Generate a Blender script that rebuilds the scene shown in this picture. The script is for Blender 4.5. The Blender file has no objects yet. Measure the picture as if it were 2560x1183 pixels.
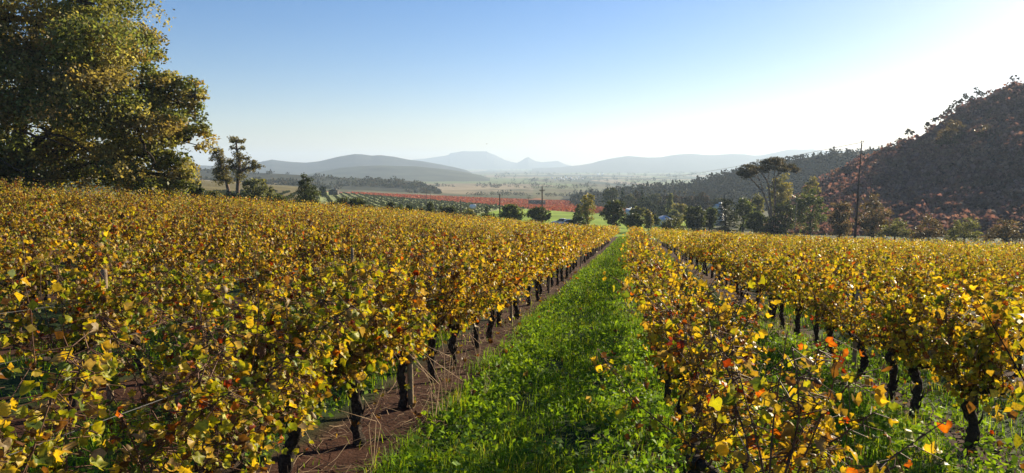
import bpy, math, random
import numpy as np
from mathutils import Matrix, Quaternion, Vector

S = bpy.context.scene
rng = np.random.default_rng(11)
random.seed(11)

# ------------------------------------------------------------------ camera, sky, sun, exposure
PITCH = math.radians(5.36)
FPX = 1860.0                                  # focal length in pixels of the 2560 px wide photograph
cam_d = bpy.data.cameras.new('camera')
cam_d.sensor_width = 36.0
cam_d.lens = FPX / 2560.0 * 36.0
cam_d.clip_start = 0.05
cam_d.clip_end = 40000.0
cam = bpy.data.objects.new('camera', cam_d)
S.collection.objects.link(cam)
cam.location = (0, 0, 0)
cam.rotation_euler = (math.pi / 2 - PITCH, 0, 0)
S.camera = cam

SUN_AZ, SUN_EL = math.radians(46.5), math.radians(18.0)      # azimuth to the right of the view direction
world = bpy.data.worlds.new('World')
S.world = world
world.use_nodes = True
wn, wl = world.node_tree.nodes, world.node_tree.links
wn.clear()
w_out = wn.new('ShaderNodeOutputWorld')
w_bg = wn.new('ShaderNodeBackground')
w_sky = wn.new('ShaderNodeTexSky')
w_sky.sky_type = 'NISHITA'
w_sky.sun_disc = False
w_sky.sun_elevation = SUN_EL
w_sky.sun_rotation = SUN_AZ
w_sky.altitude = 100.0
w_sky.air_density = 1.0
w_sky.dust_density = 0.3
w_sky.ozone_density = 3.5
w_bg.inputs['Strength'].default_value = 0.064
w_wb = wn.new('ShaderNodeMix')                 # white balance of the sky
w_wb.data_type = 'RGBA'
w_wb.blend_type = 'MULTIPLY'
w_wb.inputs[0].default_value = 1.0
w_wb.inputs[7].default_value = (1.11, 0.97, 1.0, 1)
wl.new(w_sky.outputs[0], w_wb.inputs[6])
w_hs = wn.new('ShaderNodeHueSaturation')
w_hs.inputs['Saturation'].default_value = 1.32
wl.new(w_wb.outputs[2], w_hs.inputs['Color'])
wl.new(w_hs.outputs[0], w_bg.inputs['Color'])
wl.new(w_bg.outputs[0], w_out.inputs['Surface'])

sun_d = bpy.data.lights.new('sun', 'SUN')
sun_d.energy = 5.0
sun_d.angle = math.radians(0.53)
sun_d.color = (1.0, 0.86, 0.62)
sun = bpy.data.objects.new('sun', sun_d)
S.collection.objects.link(sun)
sdir = Vector((math.sin(SUN_AZ) * math.cos(SUN_EL), math.cos(SUN_AZ) * math.cos(SUN_EL), math.sin(SUN_EL)))
sun.rotation_euler = sdir.to_track_quat('Z', 'Y').to_euler()
sun.location = (60, 80, 60)

S.view_settings.view_transform = 'Standard'
S.view_settings.look = 'None'
S.view_settings.exposure = 1.12
S.view_settings.gamma = 1.0
S.view_settings.use_curve_mapping = False
S.cycles.max_bounces = 6
S.cycles.diffuse_bounces = 2
S.cycles.transmission_bounces = 3
S.cycles.volume_bounces = 2
S.cycles.use_denoising = True

# ------------------------------------------------------------------ image <-> place
cp, sp = math.cos(PITCH), math.sin(PITCH)

def ts(px, py):
    """tangent of azimuth and slope of the line of sight through a pixel of the photograph"""
    X = np.asarray(px, float) - 1280.0
    U = 591.5 - np.asarray(py, float)
    Y = FPX * cp + sp * U
    Z = -FPX * sp + cp * U
    return X / Y, Z / Y

def pix(px, py, Y):
    t, s = ts(px, py)
    return np.array([t * Y, Y + 0 * t, s * Y])

def to_px(x, y, z):
    d = y * cp - z * sp
    up = y * sp + z * cp
    d = np.where(np.abs(d) < 1e-6, 1e-6, d)
    return 1280 + FPX * x / d, 591.5 - FPX * up / d, d

def smooth(t):
    t = np.clip(t, 0, 1)
    return t * t * (3 - 2 * t)

def vnoise(x, y, scale, seed=0, octaves=3):
    x = np.asarray(x, float) / scale
    y = np.asarray(y, float) / scale
    tot = np.zeros(np.broadcast(x, y).shape)
    amp, nrm = 1.0, 0.0
    for o in range(octaves):
        xi, yi = np.floor(x).astype(np.int64), np.floor(y).astype(np.int64)
        fx, fy = smooth(x - xi), smooth(y - yi)
        def h(a, b):
            n = (a * 374761393 + b * 668265263 + (seed + o * 17) * 974711) & 0x7fffffff
            n = ((n ^ (n >> 13)) * 1274126177) & 0x7fffffff
            return ((n ^ (n >> 16)) & 0xffff) / 65535.0
        v = (h(xi, yi) * (1 - fx) + h(xi + 1, yi) * fx) * (1 - fy) + (h(xi, yi + 1) * (1 - fx) + h(xi + 1, yi + 1) * fx) * fy
        tot += v * amp
        nrm += amp
        amp *= 0.5
        x, y = x * 2.03 + 7.1, y * 2.03 + 3.3
    return tot / nrm

# ------------------------------------------------------------------ the vineyard slope
TH = math.radians(9.13)                        # the rows run this far to the right of the view
ct, st = math.cos(TH), math.sin(TH)

def uv(x, y):
    return x * ct - y * st, x * st + y * ct

def xy(u, v):
    return u * ct + v * st, -u * st + v * ct

def field_z(x, y):
    u, v = uv(x, y)
    z = -1.965 - 0.0501 * x - 0.0698 * y
    z = z + 1.0 * smooth((-u - 6) / 26) + 0.42 * smooth((u - 12) / 25)
    return z + 0.05 * (vnoise(x, y, 3.0, 5, 2) - 0.5)

EDGE_PX = [-2500, -200, 0, 300, 480, 800, 1000, 1300, 1560, 1800, 2200, 2560, 3000, 6000]
EDGE_D = [34, 37, 41, 50, 58, 80, 92, 106, 112, 102, 84, 68, 58, 45]

def edge_d(px):
    return np.interp(px, EDGE_PX, EDGE_D)

T_PX = [-700, 0, 480, 720, 830, 1060, 1250, 1430, 1560, 1750, 2000, 2560, 3300]
T_ROWS = [
    (120, [455, 470, 498, 522, 534, 556, 577, 588, 596, 602, 602, 602, 610]),
    (160, [453, 466, 491, 512, 524, 545, 561, 567, 574, 580, 582, 582, 590]),
    (200, [450, 462, 485, 505, 515, 535, 547, 551, 556, 560, 565, 570, 575]),
    (300, [448, 455, 465, 488, 500, 518, 529, 533, 538, 540, 545, 550, 550]),
    (450, [445, 448, 452, 470, 484, 500, 510, 517, 520, 522, 525, 520, 520]),
    (600, [443, 445, 450, 466, 478, 489, 495, 501, 505, 508, 510, 500, 500]),
    (800, [438, 440, 446, 457, 467, 479, 484, 487, 490, 492, 490, 485, 480]),
    (1200, [432, 434, 442, 450, 457, 463, 466, 468, 470, 470, 468, 465, 460]),
    (2000, [428, 430, 434, 440, 447, 451, 452, 453, 454, 453, 450, 448, 445]),
    (3500, [424, 425, 427, 432, 435, 437, 437, 437, 438, 437, 435, 432, 430]),
    (6000, [419, 420, 421, 423, 425, 426, 426, 426, 426, 424, 423, 422, 421]),
    (9000, [413, 414, 415, 416, 416, 417, 417, 417, 416, 416, 415, 414, 413])]
_tcol = ts(np.array(T_PX), 500.0)[0]
_tY = np.log([r[0] for r in T_ROWS])
_tS = np.array([ts(np.array(T_PX), np.array(r[1], float))[1] for r in T_ROWS])

def table_slope(t, Y):
    t = np.clip(t, _tcol[0], _tcol[-1])
    lY = np.clip(np.log(np.maximum(Y, 1)), _tY[0], _tY[-1])
    j = np.clip(np.searchsorted(_tcol, t) - 1, 0, len(_tcol) - 2)
    a = (t - _tcol[j]) / (_tcol[j + 1] - _tcol[j])
    i = np.clip(np.searchsorted(_tY, lY) - 1, 0, len(_tY) - 2)
    b = (lY - _tY[i]) / (_tY[i + 1] - _tY[i])
    return (_tS[i, j] * (1 - a) + _tS[i, j + 1] * a) * (1 - b) + (_tS[i + 1, j] * (1 - a) + _tS[i + 1, j + 1] * a) * b

def ground_z(x, y):
    """height of the land: the vineyard slope, then the valley beyond its edge"""
    x, y = np.asarray(x, float), np.asarray(y, float)
    ys = np.maximum(y, 1.0)
    t = x / ys
    px = to_px(x, ys, field_z(x, ys))[0]
    e = edge_d(px)
    w = smooth((ys - e) / (0.30 * e + 12))
    zt = table_slope(t, np.maximum(ys, 120)) * np.maximum(ys, 120) 
    zt = zt + (vnoise(x, y, 60, 3, 3) - 0.5) * np.clip(ys / 400, 0, 3) * 1.2
    return field_z(x, y) * (1 - w) + zt * w

# ------------------------------------------------------------------ mesh helpers
def mesh_np(name, V, F=None, T=None, col=None, mat=None, smooth_sh=False):
    """V (n,3); F quads (m,4); T triangles (k,3); col (n,3) as colour attribute Col"""
    V = np.asarray(V, np.float32).reshape(-1, 3)
    F = np.zeros((0, 4), np.int32) if F is None else np.asarray(F, np.int32).reshape(-1, 4)
    T = np.zeros((0, 3), np.int32) if T is None else np.asarray(T, np.int32).reshape(-1, 3)
    me = bpy.data.meshes.new(name)
    me.vertices.add(len(V))
    me.vertices.foreach_set('co', V.ravel())
    loops = np.concatenate([F.ravel(), T.ravel()])
    me.loops.add(len(loops))
    me.loops.foreach_set('vertex_index', loops)
    me.polygons.add(len(F) + len(T))
    starts = np.concatenate([np.arange(len(F)) * 4, len(F) * 4 + np.arange(len(T)) * 3]).astype(np.int32)
    me.polygons.foreach_set('loop_start', starts)
    if smooth_sh:
        me.polygons.foreach_set('use_smooth', np.ones(len(F) + len(T), bool))
    if col is not None:
        ca = me.color_attributes.new('Col', 'FLOAT_COLOR', 'POINT')
        c = np.ones((len(V), 4), np.float32)
        c[:, :3] = col
        ca.data.foreach_set('color', c.ravel())
    if mat is not None:
        me.materials.append(mat)
    me.update(calc_edges=True)
    return me

def link(name, me, parent=None, loc=None):
    o = bpy.data.objects.new(name, me)
    S.collection.objects.link(o)
    if parent is not None:
        o.parent = parent
    if loc is not None:
        o.location = loc
    return o

def tag(o, label=None, cat=None, group=None, kind=None):
    if label: o['label'] = label
    if cat: o['category'] = cat
    if group: o['group'] = group
    if kind: o['kind'] = kind
    return o

def thing(name, loc, label, cat, group=None, rz=0.0):
    o = bpy.data.objects.new(name, None)
    o.empty_display_size = 0.2
    S.collection.objects.link(o)
    o.location = loc
    o.rotation_euler = (0, 0, rz)
    return tag(o, label, cat, group)

class MB:
    """collects pieces into one mesh"""
    def __init__(self):
        self.V, self.F, self.T, self.C, self.n = [], [], [], [], 0
    def add(self, V, F=None, T=None, col=(1, 1, 1)):
        V = np.asarray(V, float).reshape(-1, 3)
        self.V.append(V)
        c = np.asarray(col, float)
        self.C.append(np.broadcast_to(c, (len(V), 3)) if c.ndim == 1 else c)
        if F is not None and len(F): self.F.append(np.asarray(F, np.int64).reshape(-1, 4) + self.n)
        if T is not None and len(T): self.T.append(np.asarray(T, np.int64).reshape(-1, 3) + self.n)
        self.n += len(V)
        return self
    def tube(self, P, R, k=6, col=(1, 1, 1), cap=True):
        P = np.asarray(P, float)
        R = np.broadcast_to(np.asarray(R, float), (len(P),))
        D = np.gradient(P, axis=0)
        D /= np.linalg.norm(D, axis=1)[:, None] + 1e-9
        ref = np.array([0.31, 0.95, 0.05]) if abs(D[0][2]) > 0.7 else np.array([0.05, 0.1, 0.99])
        A = np.cross(D, ref); A /= np.linalg.norm(A, axis=1)[:, None] + 1e-9
        B = np.cross(D, A)
        a = np.arange(k) / k * 2 * math.pi
        V = P[:, None, :] + R[:, None, None] * (np.cos(a)[None, :, None] * A[:, None, :] + np.sin(a)[None, :, None] * B[:, None, :])
        V = V.reshape(-1, 3)
        n = len(P)
        i, j = np.meshgrid(np.arange(n - 1), np.arange(k), indexing='ij')
        F = np.stack([i * k + j, i * k + (j + 1) % k, (i + 1) * k + (j + 1) % k, (i + 1) * k + j], -1).reshape(-1, 4)
        T = None
        if cap:
            T = [(n * k - k, n * k - k + q, n * k - k + q + 1) for q in range(1, k - 1)]
        return self.add(V, F, T, col)
    def box(self, c, s, col=(1, 1, 1), rz=0.0, taper=1.0):
        h = np.array(s, float) / 2
        V = np.array([(a * h[0] * (taper if d > 0 else 1), b * h[1] * (taper if d > 0 else 1), d * h[2]) for d in (-1, 1) for b in (-1, 1) for a in (-1, 1)])
        cr, sr = math.cos(rz), math.sin(rz)
        V = np.stack([V[:, 0] * cr - V[:, 1] * sr, V[:, 0] * sr + V[:, 1] * cr, V[:, 2]], 1) + np.array(c, float)
        F = [(0, 2, 3, 1), (4, 5, 7, 6), (0, 1, 5, 4), (2, 6, 7, 3), (0, 4, 6, 2), (1, 3, 7, 5)]
        return self.add(V, F, None, col)
    def mesh(self, name, mat, smooth_sh=False, use_col=True):
        V = np.concatenate(self.V)
        F = np.concatenate(self.F) if self.F else None
        T = np.concatenate(self.T) if self.T else None
        return mesh_np(name, V, F, T, np.concatenate(self.C) if use_col else None, mat, smooth_sh)

def unit(v):
    return v / (np.linalg.norm(v, axis=-1, keepdims=True) + 1e-9)

def leaf_cards(C, size, r, up=0.35, aspect=0.6, fold=0.25, droop=0.0):
    """one bent quad per centre; returns V (n*4,3), F (n,4)"""
    n = len(C)
    N = unit(r.normal(size=(n, 3)) + np.array([0, 0, up]))
    T = unit(np.cross(N, r.normal(size=(n, 3))) - np.array([0, 0, droop]))
    B = np.cross(N, T)
    s = np.broadcast_to(np.asarray(size, float), (n,)) * r.uniform(0.65, 1.35, n)
    s = s[:, None]
    V = np.stack([C - T * s * 0.5, C + B * s * 0.5 * aspect + N * s * fold, C + T * s * 0.5, C - B * s * 0.5 * aspect + N * s * fold * r.uniform(-0.6, 1.0, (n, 1))], 1)
    return V.reshape(-1, 3), np.arange(n * 4).reshape(n, 4)

# ------------------------------------------------------------------ materials
def new_mat(name):
    m = bpy.data.materials.new(name)
    m.use_nodes = True
    nt = m.node_tree
    nt.nodes.clear()
    return m, nt.nodes, nt.links

def noise(n, l, scale, detail=3.0, coord='Object', rough=0.6):
    tc = n.new('ShaderNodeTexCoord')
    t = n.new('ShaderNodeTexNoise')
    t.inputs['Scale'].default_value = scale
    t.inputs['Detail'].default_value = detail
    t.inputs['Roughness'].default_value = rough
    l.new(tc.outputs[coord], t.inputs['Vector'])
    return t.outputs['Fac']

def ramp(n, l, fac, stops):
    r = n.new('ShaderNodeValToRGB')
    el = r.color_ramp.elements
    while len(el) < len(stops): el.new(0.5)
    for e, (p, c) in zip(el, stops):
        e.position = p
        e.color = (*c, 1)
    l.new(fac, r.inputs['Fac'])
    return r.outputs['Color']

def mixc(n, l, a, b, fac=1.0, mode='MULTIPLY'):
    m = n.new('ShaderNodeMix')
    m.data_type = 'RGBA'
    m.blend_type = mode
    for key, v in ((6, a), (7, b)):
        if hasattr(v, 'is_linked') or isinstance(v, bpy.types.NodeSocket): l.new(v, m.inputs[key])
        else: m.inputs[key].default_value = (*v, 1)
    if isinstance(fac, bpy.types.NodeSocket): l.new(fac, m.inputs[0])
    else: m.inputs[0].default_value = fac
    return m.outputs[2]

def leaf_material(name, trans=0.4, tint=(1.5, 1.2, 0.5), scale=14.0, rough=0.5, spec=0.35, lo=0.6, hi=1.25):
    m, n, l = new_mat(name)
    at = n.new('ShaderNodeAttribute'); at.attribute_name = 'Col'
    var = ramp(n, l, noise(n, l, scale), [(0.3, (lo, lo, lo)), (0.72, (hi, hi, hi))])
    c = mixc(n, l, at.outputs['Color'], var)
    p = n.new('ShaderNodeBsdfPrincipled')
    p.inputs['Roughness'].default_value = rough
    p.inputs['Specular IOR Level'].default_value = spec
    l.new(c, p.inputs['Base Color'])
    t = n.new('ShaderNodeBsdfTranslucent')
    l.new(mixc(n, l, c, tint), t.inputs['Color'])
    mx = n.new('ShaderNodeMixShader')
    mx.inputs[0].default_value = trans
    l.new(p.outputs[0], mx.inputs[1]); l.new(t.outputs[0], mx.inputs[2])
    o = n.new('ShaderNodeOutputMaterial')
    l.new(mx.outputs[0], o.inputs['Surface'])
    return m

def solid_material(name, stops, scale=8.0, rough=0.85, bump=0.0, use_col=False, spec=0.2, detail=4.0, bscale=None):
    m, n, l = new_mat(name)
    f = noise(n, l, scale, detail)
    c = ramp(n, l, f, stops)
    if use_col:
        at = n.new('ShaderNodeAttribute'); at.attribute_name = 'Col'
        c = mixc(n, l, at.outputs['Color'], c)
    p = n.new('ShaderNodeBsdfPrincipled')
    p.inputs['Roughness'].default_value = rough
    p.inputs['Specular IOR Level'].default_value = spec
    l.new(c, p.inputs['Base Color'])
    if bump:
        b = n.new('ShaderNodeBump')
        b.inputs['Strength'].default_value = bump
        b.inputs['Distance'].default_value = 0.02
        l.new(noise(n, l, bscale or scale * 3, 5.0), b.inputs['Height'])
        l.new(b.outputs[0], p.inputs['Normal'])
    o = n.new('ShaderNodeOutputMaterial')
    l.new(p.outputs[0], o.inputs['Surface'])
    return m

M_VINE = leaf_material('vine_leaf', 0.45, (1.4, 1.25, 0.35), 45.0, 0.5, 0.32, 0.5, 1.3)
M_GRASS = leaf_material('grass_blade', 0.45, (1.5, 1.3, 0.4), 6.0, 0.6, 0.12, 0.7, 1.2)
M_TREE = leaf_material('tree_leaf', 0.52, (1.5, 1.42, 0.6), 2.5, 0.5, 0.3, 0.7, 1.4)
M_FAR = leaf_material('far_leaf', 0.15, (1.2, 1.1, 0.6), 0.3, 0.8, 0.05, 0.7, 1.25)
M_BRUSH = leaf_material('brush_leaf', 0.3, (1.35, 1.1, 0.95), 0.3, 0.8, 0.05, 0.8, 1.2)
M_BARK = solid_material('bark', [(0.3, (0.012, 0.009, 0.007)), (0.7, (0.095, 0.068, 0.05))], 30.0, 0.95, 1.0)
M_OAKBARK = solid_material('oak_bark', [(0.3, (0.02, 0.016, 0.012)), (0.7, (0.09, 0.07, 0.05))], 5.0, 0.95, 0.6)
M_GUMBARK = solid_material('gum_bark', [(0.3, (0.09, 0.06, 0.045)), (0.7, (0.26, 0.18, 0.13))], 2.0, 0.9, 0.4)
M_CANE = solid_material('cane', [(0.3, (0.08, 0.036, 0.02)), (0.7, (0.21, 0.115, 0.065))], 25.0, 0.65, 0.2, spec=0.2)
M_WOOD = solid_material('post_wood', [(0.3, (0.16, 0.11, 0.065)), (0.7, (0.36, 0.27, 0.17))], 14.0, 0.85, 0.5)
M_POLE = solid_material('pole_wood', [(0.3, (0.055, 0.038, 0.03)), (0.7, (0.13, 0.092, 0.072))], 6.0, 0.85, 0.4)
M_WIRE = solid_material('wire_metal', [(0.3, (0.05, 0.05, 0.05)), (0.7, (0.1, 0.1, 0.1))], 10.0, 0.6, 0, spec=0.3)
M_STRAW = solid_material('straw', [(0.3, (0.26, 0.16, 0.09)), (0.7, (0.5, 0.36, 0.22))], 8.0, 0.8)
M_SOIL = solid_material('soil', [(0.25, (0.55, 0.5, 0.48)), (0.75, (1.35, 1.3, 1.25))], 5.0, 0.95, 0.9, True, 0.1, 6.0, 22.0)
M_LAND = solid_material('valley_land', [(0.3, (0.72, 0.72, 0.72)), (0.7, (1.25, 1.25, 1.25))], 0.05, 0.95, 0, True, 0.1, 6.0)
M_ROCK = solid_material('mountain_rock', [(0.3, (0.75, 0.75, 0.75)), (0.7, (1.2, 1.2, 1.2))], 0.01, 0.95, 0, True, 0.05, 6.0)
M_WHITE = solid_material('white_wall', [(0.3, (0.66, 0.65, 0.63)), (0.7, (0.82, 0.81, 0.79))], 1.5, 0.7)
M_ROOF = solid_material('pale_roof', [(0.3, (0.42, 0.45, 0.5)), (0.7, (0.62, 0.65, 0.7))], 2.0, 0.5, 0.2)
M_TILE = solid_material('clay_roof', [(0.3, (0.3, 0.12, 0.06)), (0.7, (0.45, 0.2, 0.1))], 2.0, 0.8, 0.2)
M_GLASS = solid_material('dark_glass', [(0.3, (0.015, 0.018, 0.02)), (0.7, (0.03, 0.035, 0.04))], 2.0, 0.1, spec=0.6)
M_CAR = solid_material('silver_paint', [(0.3, (0.45, 0.47, 0.5)), (0.7, (0.5, 0.52, 0.55))], 1.0, 0.25, spec=0.6)
M_RUBBER = solid_material('rubber', [(0.3, (0.012, 0.012, 0.012)), (0.7, (0.025, 0.025, 0.025))], 10.0, 0.8)
M_STONE = solid_material('shed_stone', [(0.3, (0.06, 0.052, 0.045)), (0.7, (0.17, 0.15, 0.13))], 1.5, 0.9, 0.4)
M_CERAMIC = solid_material('insulator', [(0.3, (0.1, 0.08, 0.07)), (0.7, (0.16, 0.13, 0.11))], 4.0, 0.3, spec=0.6)
M_FEATHER = solid_material('feather', [(0.3, (0.015, 0.014, 0.014)), (0.7, (0.04, 0.036, 0.034))], 12.0, 0.7)

# air: pale even haze round camera and land
def build_haze(sig=1.9e-4, top=175.0, bottom=-62.0):
    me = MB().box((0, 4600, (top + bottom) / 2), (22000, 10200, top - bottom)).mesh('haze', None, use_col=False)
    m, n, l = new_mat('haze_air')
    v = n.new('ShaderNodeVolumePrincipled')
    v.inputs['Density'].default_value = sig
    v.inputs['Color'].default_value = (0.64, 0.80, 1.0, 1)
    v.inputs['Anisotropy'].default_value = 0.24
    o = n.new('ShaderNodeOutputMaterial')
    l.new(v.outputs[0], o.inputs['Volume'])
    me.materials.append(m)
    tag(link('haze', me), kind='stuff')

# ------------------------------------------------------------------ LAND
GRASS_DK = np.array([0.030, 0.052, 0.014])
SOIL = np.array([0.066, 0.031, 0.019])

ROW0, ROWGAP = 0.45, 2.7                      # row axis u = ROW0 + k * ROWGAP

def grid_mesh(name, X, Y, Z, C, mat):
    ny, nx = X.shape
    V = np.stack([X, Y, Z], -1).reshape(-1, 3)
    i, j = np.meshgrid(np.arange(ny - 1), np.arange(nx - 1), indexing='ij')
    a = i * nx + j
    F = np.stack([a, a + 1, a + nx + 1, a + nx], -1).reshape(-1, 4)
    return mesh_np(name, V, F, None, C.reshape(-1, 3), mat, True)

def build_soil():
    ug = np.concatenate([np.arange(-78, -9, 0.9), np.arange(-9, 9, 0.15), np.arange(9, 84, 0.9)])
    vg = np.concatenate([np.arange(-60, 0, 4.0), np.arange(0, 22, 0.2), np.arange(22, 150, 2.0)])
    U, Vv = np.meshgrid(ug, vg)
    X, Y = xy(U, Vv)
    Z = field_z(X, Y)
    ys = np.maximum(Y, 1)
    e = edge_d(to_px(X, ys, field_z(X, ys))[0])
    gz = ground_z(X, Y)
    Z = np.where(Y > e * 0.9, np.minimum(Z, gz) - 0.0, Z)
    Z = np.where(Y > e * 1.02, gz - 0.4 * smooth((Y - e * 1.02) / 6), Z)
    d = np.abs((U - ROW0 + ROWGAP / 2) % ROWGAP - ROWGAP / 2)
    w = smooth((0.55 + 0.25 * (vnoise(X, Y, 0.6, 9) - 0.5) - d) / 0.18)[..., None]
    C = SOIL * w + GRASS_DK * (1 - w)
    C = C * (0.75 + 0.5 * vnoise(X, Y, 1.7, 4)[..., None])
    lump = (vnoise(X, Y, 0.35, 21, 2) - 0.5) * 0.07
    Z = Z + np.where(np.abs(U) < 9, lump, 0) - 0.0
    o = link('ground', grid_mesh('ground', X, Y, Z, C, M_SOIL))
    tag(o, kind='structure')

GREEN_M = np.array([0.24, 0.34, 0.02]); TAN = np.array([0.36, 0.275, 0.16]); SCRUB = np.array([0.038, 0.046, 0.022])
OLIVE = np.array([0.10, 0.105, 0.04]); BROWN = np.array([0.13, 0.085, 0.045]); REDF = np.array([0.30, 0.08, 0.04])
PALEG = np.array([0.15, 0.18, 0.06]); DKG = np.array([0.04, 0.06, 0.025])
RED_TOP = ([800, 900, 1000, 1250, 1440, 1560, 1650], [478, 482, 487, 497, 504, 509, 513])
RED_BOT = ([800, 900, 1000, 1250, 1330, 1440, 1560, 1650], [479, 486, 495, 514, 523, 531, 537, 540])

def land_cover(px, py, X, Y):
    shp = px.shape + (3,)
    C = np.empty(shp)
    n1 = vnoise(X, Y, 90, 31, 4)[..., None]
    n2 = vnoise(X, Y * 0.35, 160, 12, 3)[..., None]
    far = PALEG * 0.7 * (1 - n2) + BROWN * 0.9 * n2
    fields = (np.floor(vnoise(X, Y * 0.4, 420, 77, 1) * 9) % 4)[..., None]
    far = np.where(fields == 1, PALEG * 1.1, far)
    far = np.where(fields == 2, TAN * 0.75, far)
    far = np.where(fields == 3, DKG * 0.9, far)
    C[:] = far
    tan_w = smooth((vnoise(X, Y * 0.5, 120, 8, 4) - 0.30) / 0.22)[..., None]
    m = (Y > 560) & (Y < 1250) & (px < 1560)
    C = np.where(m[..., None], TAN * tan_w + OLIVE * 0.8 * (1 - tan_w), C)
    m = (Y > 560) & (Y < 1250) & (px >= 1330)
    C = np.where(m[..., None], (BROWN * 1.1 * n1 + PALEG * (1 - n1)), C)
    m = Y <= 560
    C = np.where(m[..., None], DKG * 1.1 + OLIVE * 0.5 * n1, C)
    rt = np.interp(px, *RED_TOP); rb = np.interp(px, *RED_BOT)
    # striped young rows on the left slope
    m = (px < 1430) & (py > rb) & (Y < 640) & (Y > 118)
    C = np.where(m[..., None], PALEG * 1.5 * (0.5 + n1) + BROWN * 0.5, C)
    m = (px > 420) & (px < 760) & (Y < 640) & (Y > 100)
    C = np.where(m[..., None], np.array([0.17, 0.135, 0.045]) * (0.7 + 0.6 * n1), C)
    m = (px > 780) & (px < 1650) & (py > rt) & (py <= rb) & (Y > 200)
    C = np.where(m[..., None], REDF * (0.6 + 0.8 * n1), C)
    # bright meadow
    mt = np.interp(px, [1140, 1180, 1250, 1330, 1440, 1560, 1640], [560, 541, 524, 523, 531, 538, 545])
    m = (px > 1150) & (px < 1720) & (py > mt) & (Y > 112) & (Y < 420)
    C = np.where(m[..., None], GREEN_M * (0.6 + 0.8 * n1), C)
    m = (px > 1450) & (px < 2100) & (Y > 112) & (Y < 600) & ~m
    C = np.where(m[..., None], OLIVE * (0.4 + 0.6 * n1), C)
    return C

def build_valley():
    tcols = np.concatenate([np.linspace(-1.35, -0.45, 30)[:-1], np.linspace(-0.45, 0.5, 260), np.linspace(0.5, 1.35, 30)[1:]])
    yr = np.concatenate([np.linspace(36, 115, 22)[:-1], np.exp(np.linspace(math.log(115), math.log(9000), 210))])
    Tt, Y = np.meshgrid(tcols, yr)
    X = Tt * Y
    Z = ground_z(X, Y)
    e = edge_d(to_px(X, Y, Z)[0])
    Z = np.where(Y < e * 1.06, Z - 0.55, Z - 0.02)
    px, py, _ = to_px(X, Y, Z)
    C = land_cover(px, py, X, Y)
    tag(link('valley_ground', grid_mesh('valley_ground', X, Y, Z, C, M_LAND)), kind='structure')

def ridge(name, sky, Ycrest, Yfoot, Yback, col, mat, nx=140, nf=14, rough=0.04, kind='structure', cvar=0.5, prof=1.35, ns=60.0, gully=0.0):
    """a hill with its crest along the given skyline; returns a sampler of points on its front"""
    sky = np.array(sky, float)
    px = np.linspace(sky[0, 0], sky[-1, 0], nx)
    py = np.interp(px, sky[:, 0], sky[:, 1])
    yc = np.interp(px, [sky[0, 0], sky[-1, 0]], Ycrest)
    yf = np.interp(px, [sky[0, 0], sky[-1, 0]], Yfoot)
    yb = np.interp(px, [sky[0, 0], sky[-1, 0]], Yback)
    t, s = ts(px, py)
    zc = s * yc
    f = np.linspace(0, 1, nf)
    rowsY, rowsZ, rowsX = [], [], []
    for q in f:
        Yq = yf + (yc - yf) * q
        Xq = t * Yq
        zg = table_slope(t, np.maximum(Yq, 120)) * Yq - 1.5
        zf = table_slope(t, np.maximum(yf, 120)) * yf - 1.5
        zz = zf + (zc - zf) * (q ** prof)
        amp = rough * np.abs(zc - zf) * math.sin(math.pi * min(q, 1)) 
        zz = zz + amp * (vnoise(Xq, Yq, ns, 3, 3) - 0.5) * 2 - gully * np.abs(zc - zf) * math.sin(math.pi * q) * np.abs(vnoise(Xq, Xq * 0 + 2.0, ns * 1.6, 8, 2) - 0.5) * 2
        rowsX.append(Xq); rowsY.append(Yq); rowsZ.append(zz)
    for q in (0.35, 0.7, 1.0):
        Yq = yc + (yb - yc) * q
        rowsX.append(t * Yq); rowsY.append(Yq)
        zb = table_slope(t, np.maximum(yb, 120)) * yb - 2
        rowsZ.append(zc + (np.minimum(zb, zc - 1) - zc) * q)
    X, Y, Z = np.array(rowsX), np.array(rowsY), np.array(rowsZ)
    C = np.array(col)[None, None, :] * (1 - cvar / 2 + cvar * vnoise(X, Y, ns * 0.7, 41, 4)[..., None])
    o = link(name, grid_mesh(name, X, Y, Z, C, mat))
    tag(o, kind=kind)
    def sample(n, r, qlo=0.0, qhi=1.0, clo=0.0, chi=1.0):
        a = r.uniform(clo, chi, n) * (nx - 1.001)
        b = r.uniform(qlo, qhi, n) * (nf - 1.001)
        i, j = b.astype(int), a.astype(int)
        fb, fa = b - i, a - j
        def g(A):
            return (A[i, j] * (1 - fa) + A[i, j + 1] * fa) * (1 - fb) + (A[i + 1, j] * (1 - fa) + A[i + 1, j + 1] * fa) * fb
        return np.stack([g(X), g(Y), g(Z)], 1)
    return o, sample

build_soil()
build_valley()
build_haze()

BLUE_SKY = [(380, 424), (470, 412), (560, 416), (620, 409), (650, 405), (680, 399), (700, 402), (730, 405), (765, 407), (800, 403), (850, 391), (888, 385), (905, 386), (930, 389), (952, 388), (985, 392), (1020, 399), (1060, 404), (1100, 411), (1135, 418), (1165, 425), (1180, 432)]
ridge('blue_hill', BLUE_SKY, (3300, 3300), (2300, 2500), (4300, 4300), (0.055, 0.058, 0.055), M_ROCK, 220, 24, 0.06, ns=200, gully=0.22, cvar=0.9)
SPUR_SKY = [(700, 445), (770, 436), (810, 428), (850, 420), (900, 415.5), (950, 413.5), (990, 415), (1040, 416), (1080, 420), (1120, 424), (1160, 430), (1200, 438), (1225, 446)]
ridge('wooded_spur_hill', SPUR_SKY, (2250, 2250), (1700, 1750), (2900, 2900), (0.075, 0.08, 0.05), M_ROCK, 180, 18, 0.06, ns=110, gully=0.15, cvar=1.0)
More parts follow.
